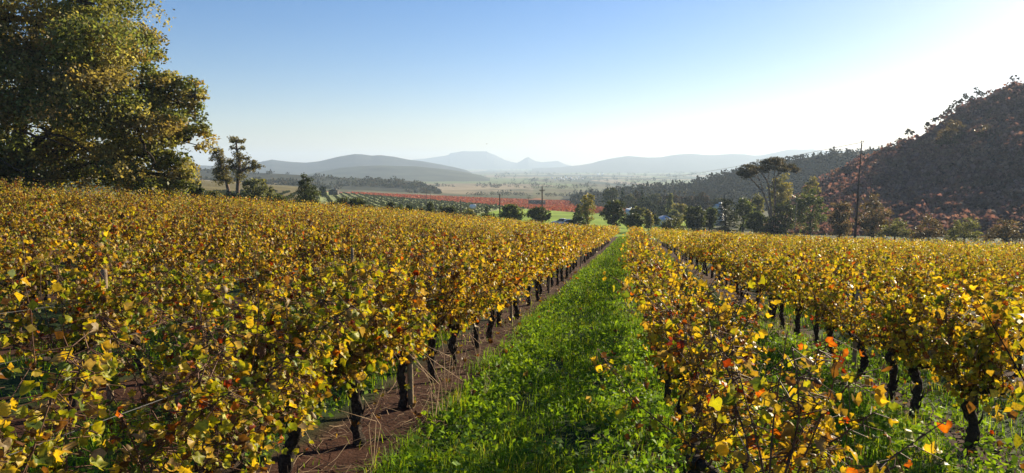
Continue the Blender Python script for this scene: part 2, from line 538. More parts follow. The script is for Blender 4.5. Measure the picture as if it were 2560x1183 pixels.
TABLE_SKY = [(980, 416), (1035, 398.5), (1060, 397), (1080, 394), (1110, 390), (1122, 387.5), (1125, 383), (1140, 381), (1158, 378), (1175, 378.5), (1200, 378.3), (1217, 378.5), (1221, 381.5), (1236, 387), (1248, 393), (1262, 400), (1278, 405), (1292, 407.5), (1303, 402), (1312, 396), (1318, 393), (1322, 393), (1328, 397.5), (1340, 403), (1356, 405.5), (1380, 403.5), (1394, 402), (1405, 407), (1416, 412), (1450, 418)]
ridge('table_mountain', TABLE_SKY, (7600, 7600), (6900, 6900), (8700, 8700), (0.06, 0.058, 0.06), M_ROCK, 480, 16, 0.03, ns=260, gully=0.22, prof=1.0)
FAR_SKY = [(1330, 421), (1400, 418), (1450, 413), (1480, 408), (1500, 402), (1530, 396), (1570, 390), (1590, 392), (1620, 394), (1655, 393), (1680, 388), (1700, 386), (1728, 384.5), (1755, 387), (1780, 388), (1800, 387), (1830, 385), (1862, 386), (1885, 389), (1905, 388), (1935, 382), (1965, 375), (1985, 373), (2005, 374), (2030, 373), (2060, 377), (2110, 378), (2180, 383), (2300, 390), (2500, 400)]
ridge('far_mountain', FAR_SKY, (5600, 5600), (4300, 4300), (6600, 6600), (0.075, 0.07, 0.06), M_ROCK, 220, 12, 0.04, ns=330, gully=0.13)
SCRUB_SKY = [(250, 448), (400, 428), (490, 424), (560, 428), (620, 432), (660, 432.5), (740, 437), (800, 441), (840, 444), (900, 446), (960, 448), (1000, 450), (1035, 454), (1062, 461), (1085, 470), (1100, 478)]
_, scrub_s = ridge('scrub_hill', SCRUB_SKY, (1000, 820), (640, 640), (1300, 1150), (0.05, 0.052, 0.03), M_LAND, 150, 14, 0.06, ns=60, cvar=0.9, gully=0.1)
MID_SKY = [(1380, 500), (1500, 488), (1560, 476), (1600, 471), (1640, 468), (1700, 463), (1760, 452), (1800, 441), (1850, 425), (1900, 414), (1960, 404), (2000, 397), (2050, 389), (2100, 383), (2150, 379), (2250, 372), (2420, 366)]
_, mid_s = ridge('wooded_hill', MID_SKY, (640, 520), (470, 360), (900, 760), (0.034, 0.038, 0.02), M_LAND, 150, 12, 0.05, ns=50)
HILL_SKY = [(1925, 560), (1960, 530), (1985, 505), (2010, 486), (2045, 462), (2090, 436), (2130, 414), (2170, 396), (2210, 380), (2250, 365), (2290, 348), (2330, 322), (2370, 293), (2410, 268), (2450, 248), (2500, 228), (2560, 208), (2640, 178), (2760, 150), (2900, 135), (3150, 140), (3400, 165), (4300, 300)]
_, hill_s = ridge('steep_hill', HILL_SKY, (235, 291), (150, 76), (420, 516), (0.14, 0.085, 0.066), M_LAND, 240, 18, 0.05, ns=22, prof=1.05)  # ground colour reddened too, standing in for the warm veil over the slope

# ------------------------------------------------------------------ masses of far trees (uncountable woods)
def crown_proto(r, n, flat=0.75, conic=False):
    d = unit(r.normal(size=(n, 3)))
    rad = r.uniform(0.55, 1.0, n) ** 0.6
    P = d * rad[:, None]
    P += 0.22 * np.stack([np.sin(P[:, 1] * 5 + r.uniform(0, 6)), np.sin(P[:, 2] * 5 + r.uniform(0, 6)), np.sin(P[:, 0] * 5 + r.uniform(0, 6))], 1)
    P[:, 2] = P[:, 2] * flat
    if conic:
        h = r.uniform(0, 1, n)
        a = r.uniform(0, 6.283, n)
        q = (1 - h) ** 0.9 * r.uniform(0.5, 1, n) * 0.75
        P = np.stack([q * np.cos(a), q * np.sin(a), h * 1.9 - 0.5], 1)
    return P

def forest(name, P, rad, pal, cards=60, size=0.32, seed=1, conic=0.0, flat=0.8, var=0.35, mat=None):
    r = np.random.default_rng(seed)
    protos = [crown_proto(r, cards, flat) for _ in range(8)] + [crown_proto(r, cards, flat, True) for _ in range(4)]
    n = len(P)
    rad = np.broadcast_to(rad, (n,)) * r.uniform(0.6, 1.35, n)
    kind = np.where(r.uniform(size=n) < conic, r.integers(8, 12, n), r.integers(0, 8, n))
    C = np.stack(protos)[kind] * rad[:, None, None] + P[:, None, :] + np.stack([rad * 0, rad * 0, rad * 0.55], 1)[:, None, :]
    pal = np.array(pal)
    tc = pal[r.integers(0, len(pal), n)] * r.uniform(1 - var, 1 + var, (n, 1))
    cc = np.repeat(tc[:, None, :], cards, 1) * r.uniform(0.7, 1.3, (n, cards, 1))
    V, F = leaf_cards(C.reshape(-1, 3), np.repeat(rad * size * 2, cards), r, 0.5, 0.8, 0.2)
    me = mesh_np(name, V, F, None, np.repeat(cc.reshape(-1, 3), 4, 0), mat or M_FAR)
    return tag(link(name, me), kind='stuff')

fr = np.random.default_rng(3)
DARKW = [(0.045, 0.05, 0.022), (0.06, 0.055, 0.025), (0.035, 0.042, 0.02), (0.085, 0.065, 0.03), (0.055, 0.062, 0.03)]
P = hill_s(4400, fr, 0.02, 0.985, 0.0, 0.56)
forest('hillside_forest', P, 1.45, [(0.26, 0.15, 0.115), (0.28, 0.155, 0.125), (0.235, 0.145, 0.105), (0.30, 0.18, 0.13), (0.25, 0.145, 0.125)], 34, 0.27, 5, 0.0, 0.7, 0.14, M_BRUSH)  # dry reddish brush, coloured redder and paler for the warm veil of light
P = mid_s(2400, fr, 0.0, 1.0, 0.05, 0.95)
forest('distant_forest', P, 2.6, [tuple(q * 0.42 for q in c) for c in DARKW], 30, 0.27, 6, 0.12)
P = scrub_s(900, fr, 0.0, 1.0)
P = P[vnoise(P[:, 0], P[:, 1], 70, 15, 3) > 0.46]
forest('scrub_thicket', P, 3.0, DARKW, 22, 0.3, 7, 0.0, 0.55)

# tree lines and copses scattered over the plain
def plain_trees():
    r = np.random.default_rng(21)
    pts = []
    for px, py, w, k in [(1235, 466, 60, 26), (1300, 462, 130, 30), (1380, 470, 160, 34), (1270, 487, 90, 30), (1200, 489, 40, 12), (1420, 488, 120, 40),
                         (1500, 482, 60, 26), (1560, 478, 90, 24), (1110, 465, 40, 8), (1330, 452, 60, 22), (1290, 425, 90, 20), (1420, 452, 120, 24),
                         (1500, 446, 160, 40), (1640, 452, 140, 40), (1480, 434, 160, 30), (1660, 440, 160, 34), (1600, 428, 200, 34), (1560, 462, 120, 40),
                         (1190, 446, 120, 20), (1120, 437, 90, 16), (1000, 446, 60, 10), (1760, 434, 160, 30), (1660, 421, 200, 24), (1340, 437, 120, 22),
                         (900, 437, 80, 12), (1450, 466, 90, 20), (1850, 420, 120, 18), (1250, 440, 90, 14)]:
        for _ in range(k):
            pts.append((px + r.normal() * w / 2.4, py + r.normal() * 2.0))
    pts = np.array(pts)
    ys = np.exp(np.linspace(math.log(500), math.log(7000), 400))
    out, rad = [], []
    for px, py in pts:
        t = ts(px, py)[0]
        pr = to_px(t * ys, ys, table_slope(t + 0 * ys, ys) * ys)[1]
        Y = ys[np.argmin(np.abs(pr - py))]
        x = t * Y
        out.append((x, Y, float(ground_z(x, Y)) - 0.3)); rad.append(min(5.5, Y * 3.2 / FPX) * r.uniform(0.7, 1.3) + 0.6)
    forest('far_tree_lines', np.array(out), np.array(rad), DARKW + [(0.07, 0.08, 0.03)], 26, 0.27, 9, 0.05, 0.9)
plain_trees()

# rows of young vines, and the red vineyard, on the slopes across the hollow
def far_rows(name, poly_px, dirn, gap, step, size, pal, seed, keep=1.0, lift=0.5):
    r = np.random.default_rng(seed)
    x0, x1, y0, y1 = -230, 150, 118, 640
    a = np.array(dirn) / np.linalg.norm(dirn)
    b = np.array([-a[1], a[0]])
    L = 800
    s, q = np.meshgrid(np.arange(-L, L, step), np.arange(-L, L, gap))
    X = 0 + a[0] * s + b[0] * q + r.normal(0, gap * 0.06, s.shape)
    Y = 350 + a[1] * s + b[1] * q + r.normal(0, gap * 0.06, s.shape)
    m = (X > x0) & (X < x1) & (Y > y0) & (Y < y1)
    X, Y = X[m], Y[m]
    Z = ground_z(X, Y)
    px, py, _ = to_px(X, Y, Z)
    m = poly_px(px, py, X, Y) & (r.uniform(size=len(X)) < keep)
    X, Y, Z = X[m], Y[m], Z[m]
    C = np.stack([X, Y, Z + lift * r.uniform(0.3, 1.0, len(X))], 1)
    V, F = leaf_cards(C, size, r, 0.6, 0.8, 0.2)
    pal = np.array(pal)
    c = pal[r.integers(0, len(pal), len(C))] * r.uniform(0.7, 1.3, (len(C), 1))
    tag(link(name, mesh_np(name, V, F, None, np.repeat(c, 4, 0), M_FAR)), kind='stuff')

far_rows('red_vineyard_rows', lambda px, py, X, Y: (px > 880) & (px < 1640) & (py > np.interp(px, *RED_TOP)) & (py < np.interp(px, *RED_BOT)), (0.25, 1.0), 2.6, 1.1, 1.15,
         [(0.46, 0.09, 0.04), (0.52, 0.14, 0.05), (0.38, 0.07, 0.035), (0.5, 0.2, 0.07)], 4, 0.9, 0.5)
far_rows('young_vine_rows', lambda px, py, X, Y: (px > 430) & (px < 1420) & (py > np.interp(px, *RED_BOT) + 0.6) & (py < np.interp(px, [480, 1060, 1180, 1250, 1400], [520, 545, 541, 523, 523])), (-0.26, 1.0), 4.4, 1.0, 1.15,
         [(0.05, 0.065, 0.02), (0.075, 0.09, 0.025), (0.045, 0.05, 0.02)], 5, 0.85, 0.7)

# ------------------------------------------------------------------ TREES
def bent(p0, p1, r, n=6, sag=0.0, wig=0.06):
    p0, p1 = np.array(p0, float), np.array(p1, float)
    t = np.linspace(0, 1, n)[:, None]
    L = np.linalg.norm(p1 - p0)
    P = p0 + (p1 - p0) * t
    W = np.cumsum(r.normal(size=(n, 3)), 0) * L * wig / math.sqrt(n)
    W = W - W[0] - (W[-1] - W[0]) * t
    P = P + W
    P[:, 2] += sag * L * np.sin(math.pi * t[:, 0])
    return P

def build_tree(name, base, lobes, label, group, pal, leaf=0.3, nleaf=1500, trunk_r=0.25, seed=0, mat=None, bark=None,
               trunk_path=None, limbs=True, shell=0.45, clumps=14, flat=0.7, up=0.5, aspect=0.6, cat='tree', twigs=True, clump_r=0.32, limb_r=0.45):
    """lobes: (x, y, z, rx, ry, rz) in world metres; leaves gather in clumps through each lobe, limbs reach into every lobe"""
    r = np.random.default_rng(seed + 100)
    base = np.array(base, float)
    t = thing(name, base, label, cat, group)
    lobes = np.array(lobes, float)
    vol = np.prod(lobes[:, 3:], 1) ** 0.67
    share = vol / vol.sum()
    if trunk_path is None:
        top = lobes[:, :3].mean(0)
        top = base + (top - base) * np.array([0.7, 0.7, 0.75])
        trunk_path = bent(base - np.array([0, 0, 0.3]), top, r, 7, 0, 0.05)
    trunk_path = np.array(trunk_path, float)
    wood = MB()
    wood.tube(trunk_path - base, np.linspace(1.0, limb_r, len(trunk_path)) * trunk_r, 8)
    limb = MB()
    LC, LCol, LS = [], [], []
    pal = np.array(pal) * (1.35 if name == 'oak_tree' else 1.35)
    for L, sh in zip(lobes, share):
        c, rad = L[:3], L[3:]
        nc = max(3, int(round(clumps * (0.4 + sh * len(lobes) * 0.6))))
        d = unit(r.normal(size=(nc, 3)))
        cc = c + d * rad * (r.uniform(0.25, 1.0, (nc, 1)) ** shell)
        rr = (rad.mean() * clump_r) * r.uniform(0.7, 1.4, nc)
        if limbs:
            k = min(len(trunk_path) - 1, max(1, int(len(trunk_path) * r.uniform(0.5, 1.0))))
            zmask = np.where(trunk_path[:, 2] < c[2] + 0.2 * rad[2])[0]
            k = int(zmask[-1]) if len(zmask) else 1
            k = max(1, min(k, len(trunk_path) - 1))
            P = bent(trunk_path[k], c, r, 6, 0.08, 0.12)
            limb.tube(P - base, np.linspace(trunk_r * limb_r, trunk_r * 0.12, 6), 6)
            if twigs:
                for q in range(min(nc, 9)):
                    P2 = bent(P[r.integers(3, 6)], cc[q], r, 5, 0.05, 0.15)
                    limb.tube(P2 - base, np.linspace(trunk_r * 0.14, trunk_r * 0.03, 5), 4, cap=False)
        nl = max(4, int(nleaf * sh / nc))
        G = r.normal(size=(nc, nl, 3))
        G = unit(G) * (r.uniform(0, 1, (nc, nl, 1)) ** 0.45)
        pts = cc[:, None, :] + G * rr[:, None, None] * np.array([1.25, 1.25, flat * 1.1])
        tone = pal[r.integers(0, len(pal), nc)] * r.uniform(0.75, 1.25, (nc, 1))
        col = np.repeat(tone[:, None, :], nl, 1) * r.uniform(0.7, 1.3, (nc, nl, 1))
        LC.append(pts.reshape(-1, 3)); LCol.append(col.reshape(-1, 3))
    C = np.concatenate(LC) - base
    V, F = leaf_cards(C, leaf, r, up, aspect, 0.22)
    link('trunk', wood.mesh('trunk', bark or M_OAKBARK, True, False), t)
    if limb.n:
        tag(link('limb', limb.mesh('limb', bark or M_OAKBARK, True, False), t), kind='stuff')
    link('crown', mesh_np('crown', V, F, None, np.repeat(np.concatenate(LCol), 4, 0), mat or M_TREE), t)
    return t

def px_lobes(L, Y, r, depth=0.8):
    out = []
    for (px, py, rx, ry) in L:
        dy = r.uniform(-0.4, 0.4) * rx * Y / FPX * depth
        p = pix(px, py, Y + dy)
        out.append((*p, rx * Y / FPX, rx * Y / FPX * depth, ry * Y / FPX))
    return out

def ground_at(px, Y):
    t = ts(px, 540)[0]
    x = t * Y
    return np.array([x, Y, float(ground_z(x, Y))])

# --- big oak on the left
def build_oak():
    r = np.random.default_rng(77)
    Y = 46.0
    LP = [(40, 60, 170, 150), (210, 70, 150, 120), (300, 150, 110, 90), (120, 200, 170, 120), (290, 260, 130, 90), (420, 225, 75, 60), (470, 265, 62, 62),
          (400, 310, 105, 70), (470, 345, 55, 40), (60, 330, 150, 95), (210, 360, 130, 75), (340, 395, 95, 55), (430, 420, 60, 50), (60, 425, 120, 48), (190, 440, 110, 42),
          (300, 452, 90, 34), (400, 462, 75, 30), (455, 450, 32, 36), (-140, 250, 170, 200), (-160, 80, 170, 150), (290, 30, 55, 60), (345, 105, 42, 50), (505, 250, 28, 46), (-60, 420, 120, 55)]
    lobes = px_lobes(LP, Y, r, 1.0)
    lobes = [(x, y + r.uniform(-3.2, 2.2) * (1 if abs(l[0] - 120) < 250 else 0.4), z, a, b, c) for (x, y, z, a, b, c), l in zip(lobes, LP)]
    base = ground_at(25, Y)
    top = pix(90, 60, Y)
    path = [base - np.array([0, 0, .4]), base + np.array([0.1, 0, 1.2]), base + np.array([0.3, .1, 2.6]), (base * 0.45 + top * 0.55), base * 0.2 + top * 0.8, top]
    pal = [(0.175, 0.16, 0.06), (0.145, 0.145, 0.05), (0.10, 0.12, 0.042), (0.22, 0.195, 0.085), (0.17, 0.125, 0.052), (0.08, 0.095, 0.03), (0.19, 0.155, 0.062), (0.13, 0.15, 0.05)]
    t = build_tree('oak_tree', base, lobes, 'huge spreading oak with olive and bronze leaves overhanging the edge of the vineyard', None, pal,
                   leaf=0.205, nleaf=135000, trunk_r=0.55, seed=5, trunk_path=path, clumps=34, shell=0.6, flat=0.7, up=0.35, aspect=0.65, clump_r=0.36, limb_r=0.34)
    # a few long bare boughs that show through the leaves
    bo = MB()
    for pts in [[(-60, 470), (0, 395), (60, 440), (110, 450), (160, 470)], [(60, 260), (150, 225), (210, 205), (280, 190)], [(100, 320), (170, 345), (230, 385), (300, 405)],
                [(340, 320), (365, 370), (385, 400), (380, 425)], [(110, 250), (170, 300), (215, 345)], [(200, 210), (300, 150), (320, 110)], [(60, 330), (130, 350), (200, 375)]]:
        P = np.array([pix(a, b, Y - 3.8 + 0.5 * i) for i, (a, b) in enumerate(pts)])
        tt = np.linspace(0, 1, 12)
        P = np.stack([np.interp(tt, np.linspace(0, 1, len(P)), P[:, k]) for k in range(3)], 1) + r.normal(0, 0.05, (12, 3))
        bo.tube(P - base, np.linspace(0.10, 0.02, 12), 6)
    link('bough', bo.mesh('bough', M_OAKBARK, True, False), t)

build_oak()

# --- simple crowns given by their outline at their own distance
GREENS = [(0.05, 0.07, 0.02), (0.065, 0.085, 0.025), (0.04, 0.055, 0.016), (0.08, 0.095, 0.03)]
DARKS = [(0.026, 0.036, 0.012), (0.035, 0.046, 0.015), (0.046, 0.056, 0.018), (0.03, 0.038, 0.014)]
OLIVES = [(0.10, 0.105, 0.045), (0.085, 0.09, 0.04), (0.13, 0.125, 0.055), (0.07, 0.075, 0.032)]
GOLDS = [(0.14, 0.125, 0.04), (0.115, 0.11, 0.038), (0.17, 0.14, 0.045), (0.095, 0.10, 0.035)]
RUSTS = [(0.08, 0.055, 0.034), (0.066, 0.05, 0.03), (0.092, 0.064, 0.04), (0.055, 0.043, 0.027)]
GREYS = [(0.10, 0.11, 0.07), (0.085, 0.095, 0.055), (0.13, 0.135, 0.085), (0.07, 0.08, 0.045)]
PAL = dict(g=GREENS, d=DARKS, o=OLIVES, y=GOLDS, r=RUSTS, w=GREYS)
OFF = dict(g=(0.55, 0.9), d=(0.6, 1.0))

def auto_lobes(x0, x1, ytop, ybot, shape, r):
    cx, w, h = (x0 + x1) / 2, (x1 - x0) / 2, (ybot - ytop)
    L = []
    if shape == 'low':
        ytop, h = ytop - 0.15 * h, h * 1.15
    if shape == 'round':
        L.append((cx + r.normal() * w * 0.12, ytop + h * 0.52, w * 0.58, h * 0.40))
        for a in np.linspace(0, 2 * math.pi, 8, endpoint=False) + r.uniform(0, 1):
            L.append((cx + math.cos(a) * w * r.uniform(0.42, 0.68), ytop + h * 0.5 - math.sin(a) * h * r.uniform(0.2, 0.38), w * r.uniform(0.22, 0.46), h * r.uniform(0.1, 0.24)))
    elif shape == 'low':
        n = 6
        for q in np.linspace(-1, 1, n):
            hh = (1 - 0.55 * q * q) * r.uniform(0.85, 1.05)
            L.append((cx + q * w * 0.78, ybot - h * hh * 0.5, w * 0.28, h * hh * 0.48))
    elif shape == 'cone':
        for q in np.linspace(0, 1, 6):
            L.append((cx + r.normal() * w * 0.08, ytop + h * (0.06 + 0.86 * q), w * (0.26 + 0.66 * q), h * 0.13))
    elif shape == 'column':
        for q in np.linspace(0, 1, 6):
            L.append((cx + r.normal() * w * 0.15, ytop + h * (0.07 + 0.86 * q), w * (0.35 + 0.55 * math.sin(math.pi * min(1, q * 0.9 + 0.15))), h * 0.11))
    elif shape == 'spire':
        for q in np.linspace(0, 1, 7):
            L.append((cx, ytop + h * (0.05 + 0.9 * q), w * (0.15 + 0.85 * min(1, q * 2.2)), h * 0.1))
    return L

TREES = [
    # name, label, x0, x1, ytop, ybot, Y, shape, pal, leaves, category
    ('shrub', 'dark rounded shrub at the foot of the oak, left of the gum trees', 465, 508, 450, 500, 66, 'round', 'd', 1500, 'shrub'),
    ('shrub', 'low grey green shrub between the dark oak-side shrub and the gum trunks', 508, 560, 478, 505, 76, 'low', 'o', 1300, 'shrub'),
    ('shrub', 'scruffy grey green shrub at the foot of the gum trunks', 548, 612, 480, 512, 82, 'low', 'w', 1300, 'shrub'),
    ('spreading_cypress', 'grey green spreading cypress with tiered branches right of the gum trunks', 598, 668, 444, 510, 84, 'round', 'w', 2400, 'tree'),
    ('sapling', 'slim pale wispy sapling standing between the spreading cypress and the dark cone-shaped tree', 645, 668, 449, 510, 92, 'column', 'o', 800, 'tree'),
    ('sapling', 'short pale leaning sapling right of the slim wispy one', 664, 690, 468, 515, 94, 'column', 'w', 700, 'tree'),
    ('shrub', 'mid green shrub touching the left side of the dark cone-shaped tree', 668, 726, 484, 520, 95, 'low', 'g', 1400, 'shrub'),
    ('bushy_tree', 'dark green cone-shaped tree standing alone behind the golden vines', 716, 804, 440, 522, 104, 'cone', 'd', 4200, 'tree'),
    ('bush', 'wide dark dome-shaped bush right of the dark cone-shaped tree', 822, 938, 486, 534, 112, 'low', 'd', 3400, 'bush'),
    ('bush', 'small dark bush first in the line right of the wide dome-shaped bush', 962, 992, 502, 535, 122, 'round', 'd', 1100, 'bush'),
    ('bush', 'low green bush second in the line right of the wide dome-shaped bush', 986, 1014, 512, 538, 124, 'low', 'g', 900, 'bush'),
    ('bush', 'small round green bush third in the line right of the wide dome-shaped bush', 1012, 1036, 512, 540, 124, 'round', 'd', 800, 'bush'),
    ('bush', 'tiny rounded bush left of the small peaked tree', 1044, 1060, 518, 542, 127, 'round', 'd', 600, 'bush'),
    ('bushy_tree', 'small dark peaked tree left of the bushy dark thicket by the bare pole', 1058, 1092, 506, 545, 128, 'cone', 'd', 1200, 'tree'),
    ('bush', 'broad bushy dark thicket just left of a thin bare pole', 1090, 1152, 513, 548, 130, 'low', 'd', 2400, 'bush'),
    ('bush', 'low pale green bush right of the thin bare pole', 1152, 1196, 524, 552, 134, 'low', 'o', 1000, 'bush'),
    ('bush', 'low green bush at the left end of the bright meadow', 1192, 1246, 530, 556, 136, 'low', 'g', 1100, 'bush'),
    ('sapling', 'tiny bare-stemmed sapling on the left end of the bright meadow', 1211, 1222, 518, 542, 190, 'column', 'd', 260, 'tree'),
    ('bushy_tree', 'rounded green tree just right of the plain pole without crossarm', 1245, 1313, 512, 556, 140, 'round', 'g', 2800, 'tree'),
    ('bushy_tree', 'rounded dark tree directly behind the pole with the crossarm', 1314, 1380, 513, 560, 143, 'round', 'd', 2800, 'tree'),
    ('poplar', 'tall thin yellowing poplar beside the parked silver cars', 1449, 1490, 488, 562, 150, 'column', 'y', 1700, 'tree'),
    ('sapling', 'narrow dark green sapling touching the left side of the yellowing poplar', 1436, 1460, 512, 562, 152, 'column', 'g', 900, 'tree'),
    ('bush', 'low dark bush under the yellowing poplar', 1420, 1466, 540, 566, 146, 'low', 'd', 1000, 'bush'),
    ('bushy_tree', 'big dark round-headed tree where the grass strip vanishes', 1496, 1572, 496, 570, 146, 'round', 'd', 4200, 'tree'),
    ('bush', 'dark bush at the lower right of the round-headed tree', 1556, 1614, 532, 574, 144, 'round', 'd', 2400, 'bush'),
    ('bushy_tree', 'bronze tipped tree between the blue-white roof and the round-headed tree', 1570, 1618, 516, 550, 172, 'round', 'o', 1500, 'tree'),
    ('bushy_tree', 'yellow green tree left of the thin pole in the dip', 1606, 1636, 526, 574, 152, 'round', 'y', 1500, 'tree'),
    ('bushy_tree', 'brown green domed tree behind the round-headed tree', 1504, 1552, 468, 512, 330, 'round', 'o', 1900, 'tree'),
    ('cypress', 'pencil thin dark cypress nearest the brown green domed tree', 1552, 1561, 469, 510, 345, 'spire', 'd', 700, 'tree'),
    ('cypress', 'stubby dark cypress rising from the middle of the tree belt', 1598, 1610, 470, 510, 345, 'spire', 'd', 700, 'tree'),
    ('bushy_tree', 'yellow tinged tree just right of the pencil thin cypress', 1556, 1588, 482, 526, 320, 'round', 'y', 1200, 'tree'),
    ('bushy_tree', 'rusty topped tree left of the stubby cypress', 1578, 1604, 480, 520, 330, 'round', 'r', 1000, 'tree'),
    ('bushy_tree', 'broad olive tree right of the stubby cypress', 1604, 1662, 480, 532, 310, 'round', 'o', 2200, 'tree'),
    ('bushy_tree', 'dark spreading tree above the blue-white roof', 1576, 1650, 494, 540, 285, 'low', 'd', 2200, 'tree'),
    ('bushy_tree', 'brown green tree below the leftmost palm', 1648, 1704, 484, 536, 300, 'round', 'r', 2000, 'tree'),
    ('bushy_tree', 'dark tree left of the ivy covered slender tree', 1640, 1690, 506, 546, 262, 'round', 'd', 1600, 'tree'),
    ('ivy_tree', 'slender pale tree hung with climbing ivy in the middle of the belt', 1666, 1684, 486, 548, 240, 'column', 'w', 1100, 'tree'),
    ('bushy_tree', 'rust coloured tree under the pair of palms', 1690, 1744, 488, 530, 315, 'round', 'r', 1700, 'tree'),
    ('bushy_tree', 'orange brown domed tree with the widest bronze crown in the belt', 1732, 1782, 481, 530, 300, 'round', 'r', 2000, 'tree'),
    ('bushy_tree', 'olive tree between the bronze domed tree and the tiered spruce', 1772, 1818, 490, 534, 290, 'round', 'o', 1700, 'tree'),
    ('bushy_tree', 'yellow green tree above the small hipped-roof house', 1676, 1722, 508, 562, 205, 'round', 'y', 2000, 'tree'),
    ('bushy_tree', 'grey green tree right behind the small hipped-roof house', 1672, 1706, 524, 560, 188, 'round', 'w', 1100, 'tree'),
    ('bush', 'pale green bush left of the small hipped-roof house', 1624, 1654, 538, 568, 176, 'round', 'g', 1000, 'bush'),
    ('bush', 'dark spreading bush in front of the small hipped-roof house', 1646, 1712, 541, 580, 158, 'low', 'o', 1700, 'bush'),
    ('bushy_tree', 'tall dense dark green tree left of the white gabled house', 1708, 1764, 508, 582, 152, 'round', 'd', 3600, 'tree'),
    ('bushy_tree', 'grey green tree hiding the left part of the white gabled house', 1752, 1796, 512, 582, 156, 'round', 'g', 2600, 'tree'),
    ('bushy_tree', 'soft green tree right of the dark tiered spruce', 1830, 1888, 494, 584, 158, 'round', 'g', 3000, 'tree'),
    ('bushy_tree', 'olive green tree in front of the umbrella pine, on its left', 1858, 1918, 520, 588, 146, 'round', 'g', 3000, 'tree'),
    ('bushy_tree', 'rounded pale green tree directly left of the umbrella pine trunk', 1874, 1914, 476, 560, 190, 'round', 'o', 2000, 'tree'),
    ('bushy_tree', 'rust red low tree glimpsed left of the umbrella pine', 1848, 1886, 498, 528, 250, 'low', 'r', 900, 'tree'),
    ('bushy_tree', 'sunlit golden green tree right behind the umbrella pine', 1918, 1978, 434, 540, 182, 'round', 'y', 3400, 'tree'),
    ('bushy_tree', 'dark tree at the foot of the umbrella pine, on its right', 1930, 1996, 490, 588, 150, 'round', 'd', 3000, 'tree'),
    ('bushy_tree', 'dense shaded tree between the umbrella pine and the white pole', 1900, 1960, 540, 592, 138, 'low', 'd', 2200, 'tree'),
    ('bushy_tree', 'big shaded green tree behind the white pole at the foot of the hill', 1984, 2070, 466, 590, 145, 'round', 'g', 4200, 'tree'),  # darker green palette stands in for the shade of the hill
    ('bushy_tree', 'sunlit golden tree on the shoulder of the hill above the big shaded one', 2008, 2050, 446, 490, 200, 'low', 'y', 1500, 'tree'),
    ('bushy_tree', 'brown shaded tree left of the tall leaning pole', 2066, 2134, 500, 596, 132, 'round', 'r', 3400, 'tree'),
    ('bushy_tree', 'brown shaded tree right of the tall leaning pole', 2140, 2230, 486, 602, 128, 'round', 'r', 3600, 'tree'),
    ('bush', 'shaded bush along the foot of the hill, right of the leaning pole', 2196, 2280, 546, 606, 112, 'low', 'o', 2000, 'bush'),
    ('bush', 'shaded bush along the foot of the hill, second right of the leaning pole', 2276, 2370, 540, 608, 106, 'low', 'r', 2000, 'bush'),
    ('bush', 'shaded bush along the foot of the hill, third right of the leaning pole', 2366, 2460, 548, 610, 102, 'low', 'o', 2000, 'bush'),
    ('bush', 'shaded bush at the foot of the hill nearest the right edge', 2456, 2580, 545, 612, 98, 'low', 'r', 2200, 'bush'),
    ('bushy_tree', 'broad dark tree with a sunlit rim high on the hillside', 2338, 2424, 306, 372, 205, 'low', 'r', 2600, 'tree'),
    ('bushy_tree', 'second broad dark tree on the hillside, right of the rimmed one', 2420, 2502, 314, 392, 200, 'low', 'r', 2400, 'tree'),
    ('bushy_tree', 'small round tree in the far field by the stone shed', 797, 818, 465, 482, 330, 'round', 'd', 600, 'tree'),
]
CONE_OFF = {'cone', 'spire'}

def plant_trees():
    for i, (name, label, x0, x1, yt, yb, Y, shape, pk, nl, cat) in enumerate(TREES):
        r = np.random.default_rng(500 + i)
        L = auto_lobes(x0, x1, yt, yb, shape, r)
        lobes = px_lobes(L, Y, r, 0.85)
        base = ground_at((x0 + x1) / 2, Y)
        zlow = min(l[2] - l[5] for l in lobes)
        base[2] = float(ground_z(base[0], base[1]))
        h = (yb - yt) * Y / FPX
        if zlow - base[2] > 0.3 * h + 1.0 and shape in ('low', 'round', 'cone', 'column') and base[2] < zlow - 2.0:
            # the crown reaches lower, down to the ground it stands on
            c = lobes[0]
            lobes.append((base[0], base[1], (zlow + base[2]) / 2 + 0.3, c[3] * 1.1, c[3], max(0.5, (zlow - base[2]) / 2)))
        build_tree(name, base, lobes, label, None, PAL[pk], leaf=max(0.2, 4.0 * Y / FPX), nleaf=int(nl * 1.25), trunk_r=max(0.08, (x1 - x0) * Y / FPX * 0.045),
                   seed=i, clumps=11, flat=0.8, up=0.45, clump_r=0.5, cat=cat, twigs=False, mat=M_TREE if Y < 260 else M_FAR)
plant_trees()

